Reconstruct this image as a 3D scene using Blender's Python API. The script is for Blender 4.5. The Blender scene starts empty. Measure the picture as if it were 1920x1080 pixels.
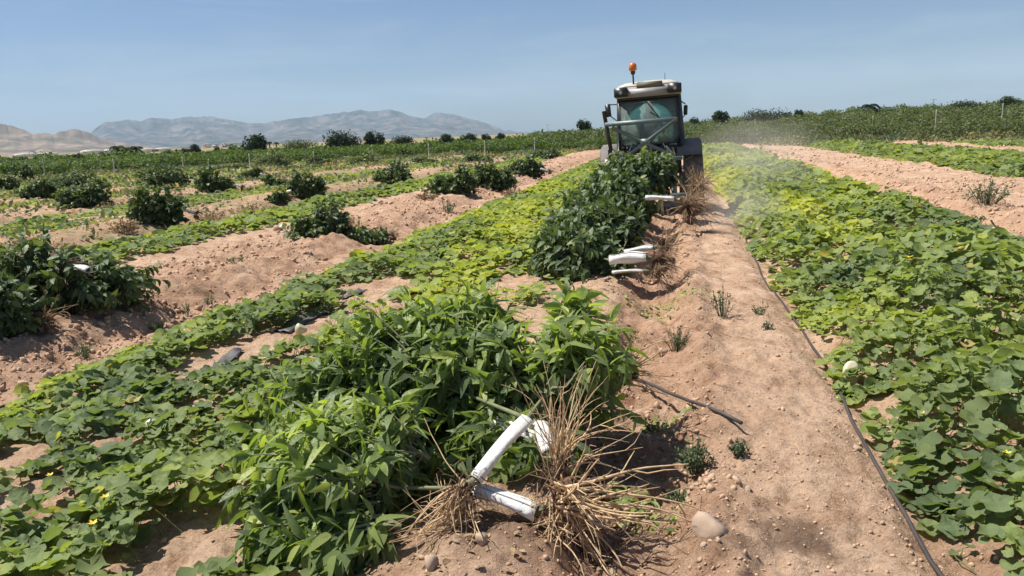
import bpy, bmesh, math, random
import numpy as np
from mathutils import Vector, Matrix, Euler

random.seed(7)
RNG = np.random.default_rng(11)
S = bpy.context.scene
COL = S.collection
R = math.radians

# ------------------------------------------------------------------ camera
CAM_H = 1.65
FOC = 1400.0                       # focal length in photo pixels (1920 wide)
ROLL = R(2.4)
PITCH = math.atan((540 - 251) * math.cos(ROLL) / FOC)
ROW = 0.220479                     # heading of the crop rows, clockwise from +Y
CR, SR = math.cos(ROW), math.sin(ROW)
cd = bpy.data.cameras.new('camera')
cam = bpy.data.objects.new('camera', cd)
COL.objects.link(cam)
cd.sensor_width = 36.0
cd.lens = 36.0 * FOC / 1920
cd.clip_start = 0.05
cd.clip_end = 30000
cam.matrix_world = (Matrix.Translation((0, 0, CAM_H)) @ Matrix.Rotation(math.pi / 2 - PITCH, 4, 'X')
                    @ Matrix.Rotation(-ROLL, 4, 'Z'))
S.camera = cam

# ------------------------------------------------------------------ light
SUN_EL, SUN_AZ = R(61), R(-74)     # azimuth clockwise from +Y
w = bpy.data.worlds.new('World')
S.world = w
w.use_nodes = True
nt = w.node_tree
nt.nodes.clear()
sky = nt.nodes.new('ShaderNodeTexSky')
sky.sky_type = 'NISHITA'
sky.sun_disc = False
sky.sun_elevation = SUN_EL
sky.sun_rotation = SUN_AZ
sky.air_density = 1.0
sky.dust_density = 1.0
sky.ozone_density = 2.2
sky.altitude = 50
bg = nt.nodes.new('ShaderNodeBackground')
bg.inputs['Strength'].default_value = 0.052
wo = nt.nodes.new('ShaderNodeOutputWorld')
tn = nt.nodes.new('ShaderNodeMixRGB')
tn.blend_type = 'MULTIPLY'
tn.inputs[0].default_value = 1
tn.inputs[2].default_value = (.76, .92, 1.19, 1)
nt.links.new(sky.outputs[0], tn.inputs[1])
wc = nt.nodes.new('ShaderNodeTexCoord')
wm = nt.nodes.new('ShaderNodeMapping')
wm.inputs['Scale'].default_value = (1.6, 1.6, 9.0)
wm.inputs['Rotation'].default_value = (0, R(8), 0)
wn = nt.nodes.new('ShaderNodeTexNoise')
wn.inputs['Scale'].default_value = 2.4
wn.inputs['Detail'].default_value = 7
wn.inputs['Roughness'].default_value = .6
wn.inputs['Distortion'].default_value = .6
nt.links.new(wc.outputs['Generated'], wm.inputs['Vector'])
nt.links.new(wm.outputs[0], wn.inputs['Vector'])
wr = nt.nodes.new('ShaderNodeMapRange')
wr.inputs[1].default_value = .46
wr.inputs[2].default_value = .76
wr.inputs[3].default_value = 0
wr.inputs[4].default_value = .38
nt.links.new(wn.outputs['Fac'], wr.inputs[0])
wx = nt.nodes.new('ShaderNodeMixRGB')          # thin high cloud
wx.inputs[2].default_value = (6.6, 7.7, 9.2, 1)
nt.links.new(wr.outputs[0], wx.inputs[0])
nt.links.new(tn.outputs[0], wx.inputs[1])
nt.links.new(wx.outputs[0], bg.inputs[0])
nt.links.new(bg.outputs[0], wo.inputs[0])
sl = bpy.data.lights.new('sun', 'SUN')
sl.energy = 5.0
sl.angle = R(0.6)
sl.color = (1.0, 0.95, 0.88)
sun = bpy.data.objects.new('sun', sl)
COL.objects.link(sun)
sd = Vector((math.sin(SUN_AZ) * math.cos(SUN_EL), math.cos(SUN_AZ) * math.cos(SUN_EL), math.sin(SUN_EL)))
sun.rotation_euler = sd.to_track_quat('Z', 'Y').to_euler()
sun.location = (0, 0, 60)
S.view_settings.view_transform = 'Standard'
S.view_settings.look = 'None'
S.view_settings.gamma = 1
S.view_settings.exposure = 0.60
S.cycles.max_bounces = 8
S.cycles.diffuse_bounces = 5
S.cycles.glossy_bounces = 2
S.cycles.transmission_bounces = 5
S.cycles.transparent_max_bounces = 8
S.cycles.volume_bounces = 1
S.cycles.use_fast_gi = False

# ------------------------------------------------------------------ helpers
def unpix(px, py, z0=0.0):
    """the point at height z0 that the photo shows at (px, py)"""
    u, v = px - 960, 540 - py
    u2 = u * math.cos(ROLL) + v * math.sin(ROLL)
    v2 = -u * math.sin(ROLL) + v * math.cos(ROLL)
    y = FOC * math.cos(PITCH) + v2 * math.sin(PITCH)
    z = -FOC * math.sin(PITCH) + v2 * math.cos(PITCH)
    k = (z0 - CAM_H) / z
    return u2 * k, y * k

def direction(px, py):
    u, v = px - 960, 540 - py
    u2 = u * math.cos(ROLL) + v * math.sin(ROLL)
    v2 = -u * math.sin(ROLL) + v * math.cos(ROLL)
    return u2, FOC * math.cos(PITCH) + v2 * math.sin(PITCH), -FOC * math.sin(PITCH) + v2 * math.cos(PITCH)

def st(x, y):
    return x * CR - y * SR, x * SR + y * CR

def xy(s, t):
    return s * CR + t * SR, -s * SR + t * CR

def _hash(ix, iy, seed):
    h = (ix.astype(np.int64) * 374761393 + iy.astype(np.int64) * 668265263 + seed * 974634777) & 0xFFFFFFFF
    h = ((h ^ (h >> 13)) * 1274126177) & 0xFFFFFFFF
    h = (h ^ (h >> 16)) & 0xFFFF
    return h / 65535.0

def vn(x, y, seed=0):
    x = np.asarray(x, float); y = np.asarray(y, float)
    ix, iy = np.floor(x), np.floor(y)
    fx, fy = x - ix, y - iy
    fx = fx * fx * (3 - 2 * fx); fy = fy * fy * (3 - 2 * fy)
    ix = ix.astype(np.int64); iy = iy.astype(np.int64)
    a = _hash(ix, iy, seed); b = _hash(ix + 1, iy, seed)
    c = _hash(ix, iy + 1, seed); d = _hash(ix + 1, iy + 1, seed)
    return (a + (b - a) * fx) * (1 - fy) + (c + (d - c) * fx) * fy

def fbm(x, y, oct=4, seed=0, g=0.5):
    s = 0; a = 1; n = 0
    for k in range(oct):
        s = s + a * vn(np.asarray(x) * 2 ** k + 17.3 * k, np.asarray(y) * 2 ** k - 9.1 * k, seed + k)
        n += a; a *= g
    return s / n

def sst(a, b, x):
    t = np.clip((np.asarray(x, float) - a) / (b - a), 0, 1)
    return t * t * (3 - 2 * t)

def band(x, a, b, soft):
    return sst(a - soft, a + soft, x) * (1 - sst(b - soft, b + soft, x))

# ------------------------------------------------------------------ terrain
PATCHES = [(430, 690, .40), (520, 655, .36), (600, 625, .34), (690, 590, .3), (700, 552, .5), (965, 535, .45), (185, 868, .14),
           (15, 905, .22), (10, 985, .2), (350, 790, .1), (330, 1068, .22), (400, 1040, .22), (460, 1000, .2), (480, 940, .12),
           (1860, 628, .32), (1905, 648, .3), (1640, 780, .15), (1130, 560, .5), (1000, 600, .45),
           (1040, 640, .4), (1150, 640, .5), (560, 705, .22), (750, 620, .3)]
PATCH = []
for _p in PATCHES:
    _x, _y = unpix(_p[0], _p[1])
    PATCH.append((*st(_x, _y), _p[2]))

def rough_mask(s, t):
    """ploughed or torn soil"""
    a = band(s, -.55, .25, .15) * (1 - sst(14, 15, t)) * .9
    b = band(s, -6.6, -4.45, .3)
    c = band(s, 4.2, 5.6, .3)
    p = 0
    for k in (1, 2, 3, 4, 5):
        p = p + band(s, -6.6 - 5.25 * k, -5.0 - 5.25 * k, .4)
    p = p + band(s, 13.0, 14.6, .3)
    return np.clip(a + b * .8 + c * .7 + p * .6, 0, 1)

def ground_z(x, y, detail=True):
    x = np.asarray(x, float); y = np.asarray(y, float)
    s, t = st(x, y)
    near = 1 - sst(55, 75, np.hypot(x, y))
    wob = (fbm(t * .35, s * .2, 2, 5) - .5) * .5
    s2 = s + wob * .5
    z = 0.0 * s
    # left bank and the ones behind it
    for k in range(0, 6):
        c = -5.25 * k
        z = z + .17 * band(s2, -7.0 + c, -4.95 + c, .32) * (1.0 if k < 3 else .6)
        z = z + .05 * band(s2, -4.3 + c, -2.6 + c, .5)
    # right bank
    z = z + .19 * band(s2, 4.62, 5.25, .25) + .1 * band(s2, 5.2, 8.0, .4)
    z = z + .08 * band(s, 1.3, 4.1, .35)
    z = z + .1 * band(s, 8.6, 12.2, .6) + .18 * band(s2, 13.2, 14.5, .35)
    # wheel path, a low crown between two beds
    z = z + .05 * band(s, .25, .85, .2) - .05 * band(s, .93, 1.2, .1)
    # trench left by the pulled roots
    tr = band(s, -.42 + wob * .15, .02 + wob * .15, .14) * (1 - sst(13.5, 14.5, t))
    z = z - .10 * tr + .06 * band(s, .05, .3, .1) * (1 - sst(13.5, 14.5, t)) + .08 * band(s, -1.0, -.5, .2) * (1 - sst(13.5, 14.5, t))
    z = z * near
    z = z + (fbm(x * .25, y * .25, 3, 2) - .5) * .12 * near
    if detail:
        rm = rough_mask(s, t)
        d1 = fbm(x * 4.3, y * 4.3, 4, 21)
        d2 = fbm(x * 11, y * 11, 3, 31)
        cl = np.abs(fbm(x * 6.5 + 3, y * 6.5, 3, 41) - .5) * 2
        d0 = fbm(x * 1.5, y * 1.5, 4, 24)
        z = z + (d0 - .5) * (.04 + .17 * rm) * near
        fl = fbm(x * 5.5, y * 5.5, 2, 29)
        z = z + (np.abs(fl - .5) * .11 * rm + (d2 - .5) * .045 * (1 - rm)) * near
        z = z + ((d1 - .5) * (.05 + .14 * rm) + (d2 - .5) * (.018 + .06 * rm) + cl * .05 * rm) * near
    # land beyond the fence: falls away a little on the left, low hill on the right
    r = np.hypot(x, y)
    hill = sst(50, 190, y + .35 * x) * sst(5, 75, x + .05 * y) * 2.0
    dip = -sst(60, 160, y) * (1 - sst(-20, 45, x)) * .9
    z = z + (hill + dip) * (1 - sst(500, 900, r))
    return z

def gz(x, y, detail=True):
    return float(ground_z(np.array([x]), np.array([y]), detail)[0])

_gx = np.arange(-14, 14.01, .1); _gy = np.arange(-1, 22.01, .1)
_gh = ground_z(*[q.ravel() for q in np.meshgrid(_gx, _gy)], False).reshape(len(_gy), len(_gx)).tolist()
def gq(x, y):
    """quick look-up of the smooth ground height near the camera"""
    u = (x + 14) * 10; v = (y + 1) * 10
    i, j = int(u), int(v)
    if not (0 <= i < len(_gx) - 1 and 0 <= j < len(_gy) - 1) or u < 0 or v < 0: return gz(x, y, False)
    u -= i; v -= j
    a, b = _gh[j], _gh[j + 1]
    return (a[i] * (1 - u) + a[i + 1] * u) * (1 - v) + (b[i] * (1 - u) + b[i + 1] * u) * v

def ground_at(px, py):
    z = 0.0
    for _ in range(6):
        x, y = unpix(px, py, z)
        z = gz(x, y, False)
    return x, y, gz(x, y)

# ------------------------------------------------------------------ materials
def mat(name):
    m = bpy.data.materials.new(name)
    m.use_nodes = True
    n = m.node_tree
    n.nodes.clear()
    out = n.nodes.new('ShaderNodeOutputMaterial')
    return m, n, out

def simple(name, col, rough=.7, metal=0, var=.25, scale=12, bump=0.0, dust=0.0, dustcol=(.33, .25, .18), spec=.5):
    m, n, out = mat(name)
    b = n.nodes.new('ShaderNodeBsdfPrincipled')
    tc = n.nodes.new('ShaderNodeTexCoord')
    no = n.nodes.new('ShaderNodeTexNoise')
    no.inputs['Scale'].default_value = scale
    no.inputs['Detail'].default_value = 6
    n.links.new(tc.outputs['Object'], no.inputs['Vector'])
    r = n.nodes.new('ShaderNodeValToRGB')
    r.color_ramp.elements[0].position = .3
    r.color_ramp.elements[1].position = .7
    r.color_ramp.elements[0].color = (*[c * (1 - var) for c in col], 1)
    r.color_ramp.elements[1].color = (*[min(1, c * (1 + var)) for c in col], 1)
    n.links.new(no.outputs['Fac'], r.inputs[0])
    src = r.outputs[0]
    if dust:
        n2 = n.nodes.new('ShaderNodeTexNoise')
        n2.inputs['Scale'].default_value = scale * .35
        n2.inputs['Detail'].default_value = 8
        n.links.new(tc.outputs['Object'], n2.inputs['Vector'])
        mr = n.nodes.new('ShaderNodeMapRange')
        mr.inputs[1].default_value = .35
        mr.inputs[2].default_value = .75
        mr.inputs[3].default_value = dust * .3
        mr.inputs[4].default_value = dust
        n.links.new(n2.outputs['Fac'], mr.inputs[0])
        mx = n.nodes.new('ShaderNodeMixRGB')
        mx.inputs[2].default_value = (*dustcol, 1)
        n.links.new(mr.outputs[0], mx.inputs[0])
        n.links.new(src, mx.inputs[1])
        src = mx.outputs[0]
    n.links.new(src, b.inputs['Base Color'])
    b.inputs['Roughness'].default_value = rough
    b.inputs['Metallic'].default_value = metal
    b.inputs['Specular IOR Level'].default_value = spec
    if bump:
        bp = n.nodes.new('ShaderNodeBump')
        bp.inputs['Strength'].default_value = bump
        bp.inputs['Distance'].default_value = .02
        n.links.new(no.outputs['Fac'], bp.inputs['Height'])
        n.links.new(bp.outputs[0], b.inputs['Normal'])
    n.links.new(b.outputs[0], out.inputs[0])
    return m

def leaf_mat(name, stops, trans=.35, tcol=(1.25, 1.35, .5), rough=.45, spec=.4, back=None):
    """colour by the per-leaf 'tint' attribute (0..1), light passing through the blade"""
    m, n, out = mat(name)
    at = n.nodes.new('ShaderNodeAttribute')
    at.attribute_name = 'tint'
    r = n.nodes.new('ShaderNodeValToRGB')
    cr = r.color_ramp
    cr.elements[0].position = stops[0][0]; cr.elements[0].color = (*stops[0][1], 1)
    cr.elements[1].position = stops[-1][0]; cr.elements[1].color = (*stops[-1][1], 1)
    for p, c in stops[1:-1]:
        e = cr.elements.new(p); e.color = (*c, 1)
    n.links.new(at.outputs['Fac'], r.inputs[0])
    tc = n.nodes.new('ShaderNodeTexCoord')
    no = n.nodes.new('ShaderNodeTexNoise')
    no.inputs['Scale'].default_value = 22
    n.links.new(tc.outputs['Object'], no.inputs['Vector'])
    hv = n.nodes.new('ShaderNodeHueSaturation')
    mr = n.nodes.new('ShaderNodeMapRange')
    mr.inputs[3].default_value = .75
    mr.inputs[4].default_value = 1.25
    n.links.new(no.outputs['Fac'], mr.inputs[0])
    n.links.new(mr.outputs[0], hv.inputs['Value'])
    n.links.new(r.outputs[0], hv.inputs['Color'])
    b = n.nodes.new('ShaderNodeBsdfPrincipled')
    b.inputs['Roughness'].default_value = rough
    b.inputs['Specular IOR Level'].default_value = spec
    n.links.new(hv.outputs[0], b.inputs['Base Color'])
    bn = n.nodes.new('ShaderNodeTexNoise')
    bn.inputs['Scale'].default_value = 5 if 'melon' in name else 60
    bn.inputs['Detail'].default_value = 4
    n.links.new(tc.outputs['Object'], bn.inputs['Vector'])
    if 'melon' in name: bn.inputs['Scale'].default_value = 45
    bp = n.nodes.new('ShaderNodeBump')
    bp.inputs['Strength'].default_value = .55
    bp.inputs['Distance'].default_value = .012
    n.links.new(bn.outputs['Fac'], bp.inputs['Height'])
    n.links.new(bp.outputs[0], b.inputs['Normal'])
    t = n.nodes.new('ShaderNodeBsdfTranslucent')
    mu = n.nodes.new('ShaderNodeMixRGB')
    mu.blend_type = 'MULTIPLY'
    mu.inputs[0].default_value = 1
    mu.inputs[2].default_value = (*tcol, 1)
    n.links.new(hv.outputs[0], mu.inputs[1])
    n.links.new(mu.outputs[0], t.inputs[0])
    mx = n.nodes.new('ShaderNodeMixShader')
    mx.inputs[0].default_value = trans
    n.links.new(b.outputs[0], mx.inputs[1])
    n.links.new(t.outputs[0], mx.inputs[2])
    n.links.new(mx.outputs[0], out.inputs[0])
    return m

def ground_mat():
    m, n, out = mat('field_soil')
    L = n.links.new
    geo = n.nodes.new('ShaderNodeNewGeometry')
    def noise(scale, det=6, rough=.6, dist=0.0):
        q = n.nodes.new('ShaderNodeTexNoise')
        q.inputs['Scale'].default_value = scale
        q.inputs['Detail'].default_value = det
        q.inputs['Roughness'].default_value = rough
        q.inputs['Distortion'].default_value = dist
        L(geo.outputs['Position'], q.inputs['Vector'])
        return q.outputs['Fac']
    def ramp(src, stops):
        r = n.nodes.new('ShaderNodeValToRGB')
        r.color_ramp.elements[0].position, r.color_ramp.elements[0].color = stops[0][0], (*stops[0][1], 1)
        r.color_ramp.elements[1].position, r.color_ramp.elements[1].color = stops[-1][0], (*stops[-1][1], 1)
        for p, c in stops[1:-1]:
            e = r.color_ramp.elements.new(p); e.color = (*c, 1)
        L(src, r.inputs[0])
        return r.outputs[0]
    def mix(f, a, b, mode='MIX'):
        q = n.nodes.new('ShaderNodeMixRGB')
        q.blend_type = mode
        for sock, v in ((0, f), (1, a), (2, b)):
            if isinstance(v, (int, float)): q.inputs[sock].default_value = v
            elif isinstance(v, tuple): q.inputs[sock].default_value = (*v, 1)
            else: L(v, q.inputs[sock])
        return q.outputs[0]
    dry = ramp(noise(1.3, 7, .62), [(.3, (.42, .27, .18)), (.5, (.53, .365, .25)), (.72, (.62, .45, .32))])
    fine = ramp(noise(46, 6, .78), [(.33, (.50, .44, .38)), (.46, (.93, .92, .90)), (.68, (1.12, 1.12, 1.12))])
    dry = mix(1.0, dry, fine, 'MULTIPLY')
    red = ramp(noise(9, 6, .65), [(.3, (.27, .145, .09)), (.7, (.50, .31, .20))])
    at = n.nodes.new('ShaderNodeAttribute')
    at.attribute_name = 'torn'
    tf = mix(1.0, at.outputs['Fac'], ramp(noise(3.1, 5, .7), [(.35, (.15,) * 3), (.6, (1,) * 3)]), 'MULTIPLY')
    c = mix(tf, dry, red)
    c = mix(1.0, c, ramp(noise(4.2, 9, .8), [(.36, (.60, .50, .42)), (.47, (.93, .91, .89)), (.62, (1.12, 1.12, 1.12))]), 'MULTIPLY')
    # damp dark stains
    at2 = n.nodes.new('ShaderNodeAttribute')
    at2.attribute_name = 'damp'
    c = mix(at2.outputs['Fac'], c, (.12, .075, .05))
    # dead litter and low weeds, a little green and straw
    at3 = n.nodes.new('ShaderNodeAttribute')
    at3.attribute_name = 'litter'
    lit = ramp(noise(5.0, 8, .75), [(.38, (.09, .11, .035)), (.5, (.24, .20, .09)), (.62, (.42, .30, .18))])
    c = mix(at3.outputs['Fac'], c, lit)
    # dark crack-like gaps between crumbs
    vo = n.nodes.new('ShaderNodeTexVoronoi')
    vo.feature = 'F1'
    vo.inputs['Scale'].default_value = 30
    L(geo.outputs['Position'], vo.inputs['Vector'])
    vo2 = n.nodes.new('ShaderNodeTexVoronoi')
    vo2.inputs['Scale'].default_value = 85
    L(geo.outputs['Position'], vo2.inputs['Vector'])
    b = n.nodes.new('ShaderNodeBsdfPrincipled')
    b.inputs['Roughness'].default_value = .95
    b.inputs['Specular IOR Level'].default_value = .1
    L(c, b.inputs['Base Color'])
    h1 = n.nodes.new('ShaderNodeMath'); h1.operation = 'MULTIPLY'; h1.inputs[1].default_value = .12
    L(vo.outputs['Distance'], h1.inputs[0])
    h2 = n.nodes.new('ShaderNodeMath'); h2.operation = 'MULTIPLY_ADD'; h2.inputs[1].default_value = .12
    L(vo2.outputs['Distance'], h2.inputs[0]); L(h1.outputs[0], h2.inputs[2])
    h3 = n.nodes.new('ShaderNodeMath'); h3.operation = 'SUBTRACT'
    L(noise(17, 10, .78), h3.inputs[0]); L(h2.outputs[0], h3.inputs[1])
    bp = n.nodes.new('ShaderNodeBump')
    bp.inputs['Strength'].default_value = .9
    bp.inputs['Distance'].default_value = .045
    L(h3.outputs[0], bp.inputs['Height'])
    L(bp.outputs[0], b.inputs['Normal'])
    L(b.outputs[0], out.inputs[0])
    return m

M_SOIL = ground_mat()
M_MELON = leaf_mat('melon_leaf', [(0, (.145, .195, .095)), (.32, (.22, .275, .115)), (.6, (.30, .36, .10)), (.85, (.45, .47, .08)), (1, (.50, .40, .15))], .42, (1.2, 1.25, .55), .62, .22)
M_CITRUS = leaf_mat('citrus_leaf', [(0, (.10, .145, .062)), (.5, (.195, .26, .092)), (.85, (.33, .40, .115)), (1, (.45, .50, .14))], .45, (1.3, 1.4, .45), .42, .45)
M_CITRUS_FAR = leaf_mat('dusty_leaf', [(0, (.048, .078, .035)), (.5, (.10, .145, .055)), (.85, (.18, .235, .08)), (1, (.28, .31, .13))], .28, (1.2, 1.3, .5), .5, .4)
M_ORCH = leaf_mat('orchard_leaf', [(0, (.055, .08, .032)), (.5, (.10, .13, .05)), (.85, (.16, .18, .07)), (1, (.24, .21, .11))], .35, (1.2, 1.3, .5), .6, .3)
M_DARKTREE = leaf_mat('dark_leaf', [(0, (.018, .035, .015)), (.6, (.035, .062, .022)), (1, (.07, .10, .035))], .25, (1.2, 1.3, .5), .6, .3)
M_WEED = leaf_mat('weed_blade', [(0, (.07, .12, .07)), (.5, (.12, .17, .09)), (.8, (.25, .24, .12)), (1, (.42, .32, .17))], .35, (1.2, 1.2, .6), .7, .2)
M_DRY = leaf_mat('dry_stalk', [(0, (.20, .13, .075)), (.5, (.33, .24, .14)), (1, (.48, .37, .22))], .2, (1, 1, .8), .8, .2)
M_ROOT = simple('root_bark', (.52, .36, .20), .8, var=.35, scale=30)
M_ROOT2 = simple('old_root_bark', (.34, .225, .13), .85, var=.4, scale=18)
M_ROOTDARK = simple('root_crown_soil', (.12, .065, .04), .95, var=.4, scale=40, bump=.6)
M_STEM = simple('green_stem', (.15, .16, .075), .7, var=.3)
M_WOOD = simple('bark', (.13, .095, .065), .9, var=.3)
M_TUBE = simple('white_tube_plastic', (.66, .69, .68), .6, var=.12, scale=14, bump=.6, dust=.65, dustcol=(.6, .5, .38))
M_HOSE = simple('black_hose', (.03, .027, .027), .6, var=.3, dust=.2, dustcol=(.22, .16, .12))
M_MULCH = simple('black_mulch_film', (.03, .031, .035), .6, var=.2, dust=.3, dustcol=(.2, .17, .15))
M_STONE = simple('pale_stone', (.40, .29, .205), .85, var=.2, scale=9, bump=.5)
M_CLOD = simple('soil_clod', (.46, .315, .21), .95, var=.3, scale=6, bump=.4, spec=.1)
M_FRUIT = simple('melon_rind', (.50, .52, .24), .5, var=.15, scale=8)
M_PALEFRUIT = simple('pale_melon_rind', (.56, .53, .34), .5, var=.12, scale=8)
M_FLOWER = simple('yellow_petal', (.80, .55, .03), .6, var=.1)
M_POST = simple('weathered_post', (.42, .39, .33), .85, var=.25)
M_WIRE = simple('wire', (.12, .12, .11), .5, .6)

# ------------------------------------------------------------------ mesh tools
def prop(o, label=None, cat=None, group=None, kind=None):
    if label: o['label'] = label
    if cat: o['category'] = cat
    if group: o['group'] = group
    if kind: o['kind'] = kind
    return o

def link(name, data, parent=None, mt=None):
    o = bpy.data.objects.new(name, data)
    COL.objects.link(o)
    if parent is not None: o.parent = parent
    if mt is not None and data is not None and not data.materials: data.materials.append(mt)
    return o

def root(name, loc, label, cat, group=None, rz=0.0, kind=None):
    o = bpy.data.objects.new(name, None)
    COL.objects.link(o)
    o.empty_display_size = .2
    o.location = loc
    o.rotation_euler = (0, 0, rz)
    return prop(o, label, cat, group, kind)

def np_mesh(name, V, F, tint=None, smooth=False, extra=None):
    """V (n,3), F (m,3) or (m,4) arrays"""
    me = bpy.data.meshes.new(name)
    V = np.ascontiguousarray(V, dtype=np.float32).reshape(-1, 3)
    F = np.ascontiguousarray(F, dtype=np.int32)
    k = F.shape[1]
    me.vertices.add(len(V)); me.vertices.foreach_set('co', V.ravel())
    me.loops.add(F.size); me.loops.foreach_set('vertex_index', F.ravel())
    me.polygons.add(len(F))
    me.polygons.foreach_set('loop_start', np.arange(0, F.size, k, dtype=np.int32))
    me.polygons.foreach_set('loop_total', np.full(len(F), k, dtype=np.int32))
    if smooth: me.polygons.foreach_set('use_smooth', np.ones(len(F), dtype=bool))
    for nm, arr in ([('tint', tint)] if tint is not None else []) + list((extra or {}).items()):
        a = me.attributes.new(nm, 'FLOAT', 'POINT')
        a.data.foreach_set('value', np.ascontiguousarray(arr, dtype=np.float32))
    me.update(calc_edges=True)
    me.validate()
    return me

def unit(a):
    return a / np.maximum(np.linalg.norm(a, axis=-1, keepdims=True), 1e-9)

def frames(D, N):
    D = unit(D)
    Y = unit(np.cross(N, D))
    Z = np.cross(D, Y)
    return np.stack([D, Y, Z], axis=2)       # columns

def scatter(tv, tf, P, Rm, sc, tint):
    """replicate a template (tv, tf) with rotations Rm and scales sc (n,) or (n,3)"""
    sc = np.asarray(sc, float)
    if sc.ndim == 1: sc = np.repeat(sc[:, None], 3, axis=1)
    V = np.einsum('nij,nkj->nki', Rm, tv[None] * sc[:, None, :]) + P[:, None, :]
    n, k = len(P), len(tv)
    F = tf[None] + (np.arange(n) * k)[:, None, None]
    return V.reshape(-1, 3), F.reshape(-1, tf.shape[1]), np.repeat(tint, k)

class Acc:
    def __init__(self): self.V = []; self.F = []; self.T = []; self.n = 0
    def add(self, V, F, T=None):
        V = np.asarray(V, float).reshape(-1, 3)
        self.V.append(V); self.F.append(np.asarray(F, int) + self.n)
        self.T.append(np.zeros(len(V)) if T is None else np.broadcast_to(T, (len(V),)))
        self.n += len(V)
    def mesh(self, name, smooth=False, off=(0, 0, 0)):
        return np_mesh(name, np.concatenate(self.V) - np.asarray(off), np.concatenate(self.F), np.concatenate(self.T), smooth)
    def build(self, name, mt, parent=None, smooth=False, off=(0, 0, 0)):
        return link(name, self.mesh(name, smooth, off), parent, mt)

def melon_template(n, cup=.12, seed=0):
    """rounded leaf with shallow lobes, stalk notch at -x, lying in xy"""
    r = random.Random(seed)
    vs = [(-.08, 0, -.10)]
    for i in range(n):
        a = -math.pi + 2 * math.pi * (i + .5) / n
        rad = .5 * (1 + .13 * math.cos(5 * a) + r.uniform(-.05, .05))
        if n > 8 and (i == 0 or i == n - 1): rad *= .80
        vs.append((rad * math.cos(a), rad * math.sin(a), cup * (.3 + .55 * math.sin(2.5 * a + r.uniform(-.4, .4))) * .8))
    fs = [(0, i + 1, (i + 1) % n + 1) for i in range(n)]
    return np.array(vs), np.array(fs)

def blade_template(k, width=.30, fold=.30, curl=.35):
    """lanceolate leaf along +x, unit length, V-folded and curved down"""
    vs, fs = [], []
    xs = [i / k for i in range(k + 1)]
    def mid(x): return (x, 0, -curl * x * x)
    idx = []
    for i, x in enumerate(xs):
        if i in (0, k):
            idx.append((len(vs),)); vs.append(mid(x)); continue
        wd = width * .5 * (math.sin(math.pi * x ** .8) ** .8)
        c = mid(x)
        idx.append((len(vs), len(vs) + 1, len(vs) + 2))
        vs += [(c[0], -wd, c[2] + wd * fold), c, (c[0], wd, c[2] + wd * fold)]
    for i in range(k):
        a, b = idx[i], idx[i + 1]
        if len(a) == 1 and len(b) == 3: fs += [(a[0], b[0], b[1]), (a[0], b[1], b[2])]
        elif len(a) == 3 and len(b) == 3: fs += [(a[0], b[0], b[1]), (a[0], b[1], a[1]), (a[1], b[1], b[2]), (a[1], b[2], a[2])]
        elif len(a) == 3: fs += [(a[0], b[0], a[1]), (a[1], b[0], a[2])]
    return np.array(vs, float), np.array(fs)

_TF = {}
def tube_geo(pts, radii, sides=6, cap=False):
    P = np.asarray(pts, float)
    n = len(P)
    radii = np.broadcast_to(np.asarray(radii, float), (n,))
    T = np.empty_like(P)
    T[0] = P[1] - P[0]; T[-1] = P[-1] - P[-2]
    if n > 2: T[1:-1] = P[2:] - P[:-2]
    T /= np.maximum(np.sqrt((T * T).sum(1, keepdims=True)), 1e-9)
    ux, uy_, uz = (0.0, 0.0, 1.0) if abs(T[0][2]) < .9 else (1.0, 0.0, 0.0)
    A = []; B = []
    for tx_, ty_, tz_ in T.tolist():
        ax, ay, az_ = ty_ * uz - tz_ * uy_, tz_ * ux - tx_ * uz, tx_ * uy_ - ty_ * ux
        l = math.sqrt(ax * ax + ay * ay + az_ * az_) or 1
        ax /= l; ay /= l; az_ /= l
        ux, uy_, uz = ay * tz_ - az_ * ty_, az_ * tx_ - ax * tz_, ax * ty_ - ay * tx_
        A.append((ax, ay, az_)); B.append((ux, uy_, uz))
    th = np.arange(sides) * (2 * math.pi / sides)
    A = np.array(A)[:, None, :]; B = np.array(B)[:, None, :]
    V = P[:, None, :] + radii[:, None, None] * (A * np.cos(th)[None, :, None] + B * np.sin(th)[None, :, None])
    key = (n, sides, cap)
    if key not in _TF:
        F = []
        for i in range(n - 1):
            for k in range(sides):
                q = (i * sides + k, i * sides + (k + 1) % sides, (i + 1) * sides + (k + 1) % sides, (i + 1) * sides + k)
                F += [(q[0], q[1], q[2]), (q[0], q[2], q[3])]
        if cap:
            for base in (0, (n - 1) * sides):
                F += [(base, base + k, base + k + 1) for k in range(1, sides - 1)]
        _TF[key] = np.array(F)
    return V.reshape(-1, 3), _TF[key]

def rock_geo(rad, seed, sub=2, flat=.7, amp=.25):
    bm = bmesh.new()
    bmesh.ops.create_icosphere(bm, subdivisions=sub, radius=1)
    V = np.array([v.co[:] for v in bm.verts]); F = np.array([[v.index for v in f.verts] for f in bm.faces])
    bm.free()
    n1 = fbm(V[:, 0] * 1.7 + seed * 3.1, V[:, 1] * 1.7 + V[:, 2] * 1.3 + seed, 3, seed)
    V = V * (1 + (n1 - .5)[:, None] * 2 * amp)
    # a few chopped facets
    rr = random.Random(seed)
    for _ in range(5):
        d = np.array([rr.gauss(0, 1), rr.gauss(0, 1), rr.gauss(0, 1)]); d /= np.linalg.norm(d)
        k = V @ d - .56
        V = V - np.outer(np.maximum(k, 0), d)
    V[:, 2] *= flat
    return V * np.asarray(rad), F

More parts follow.
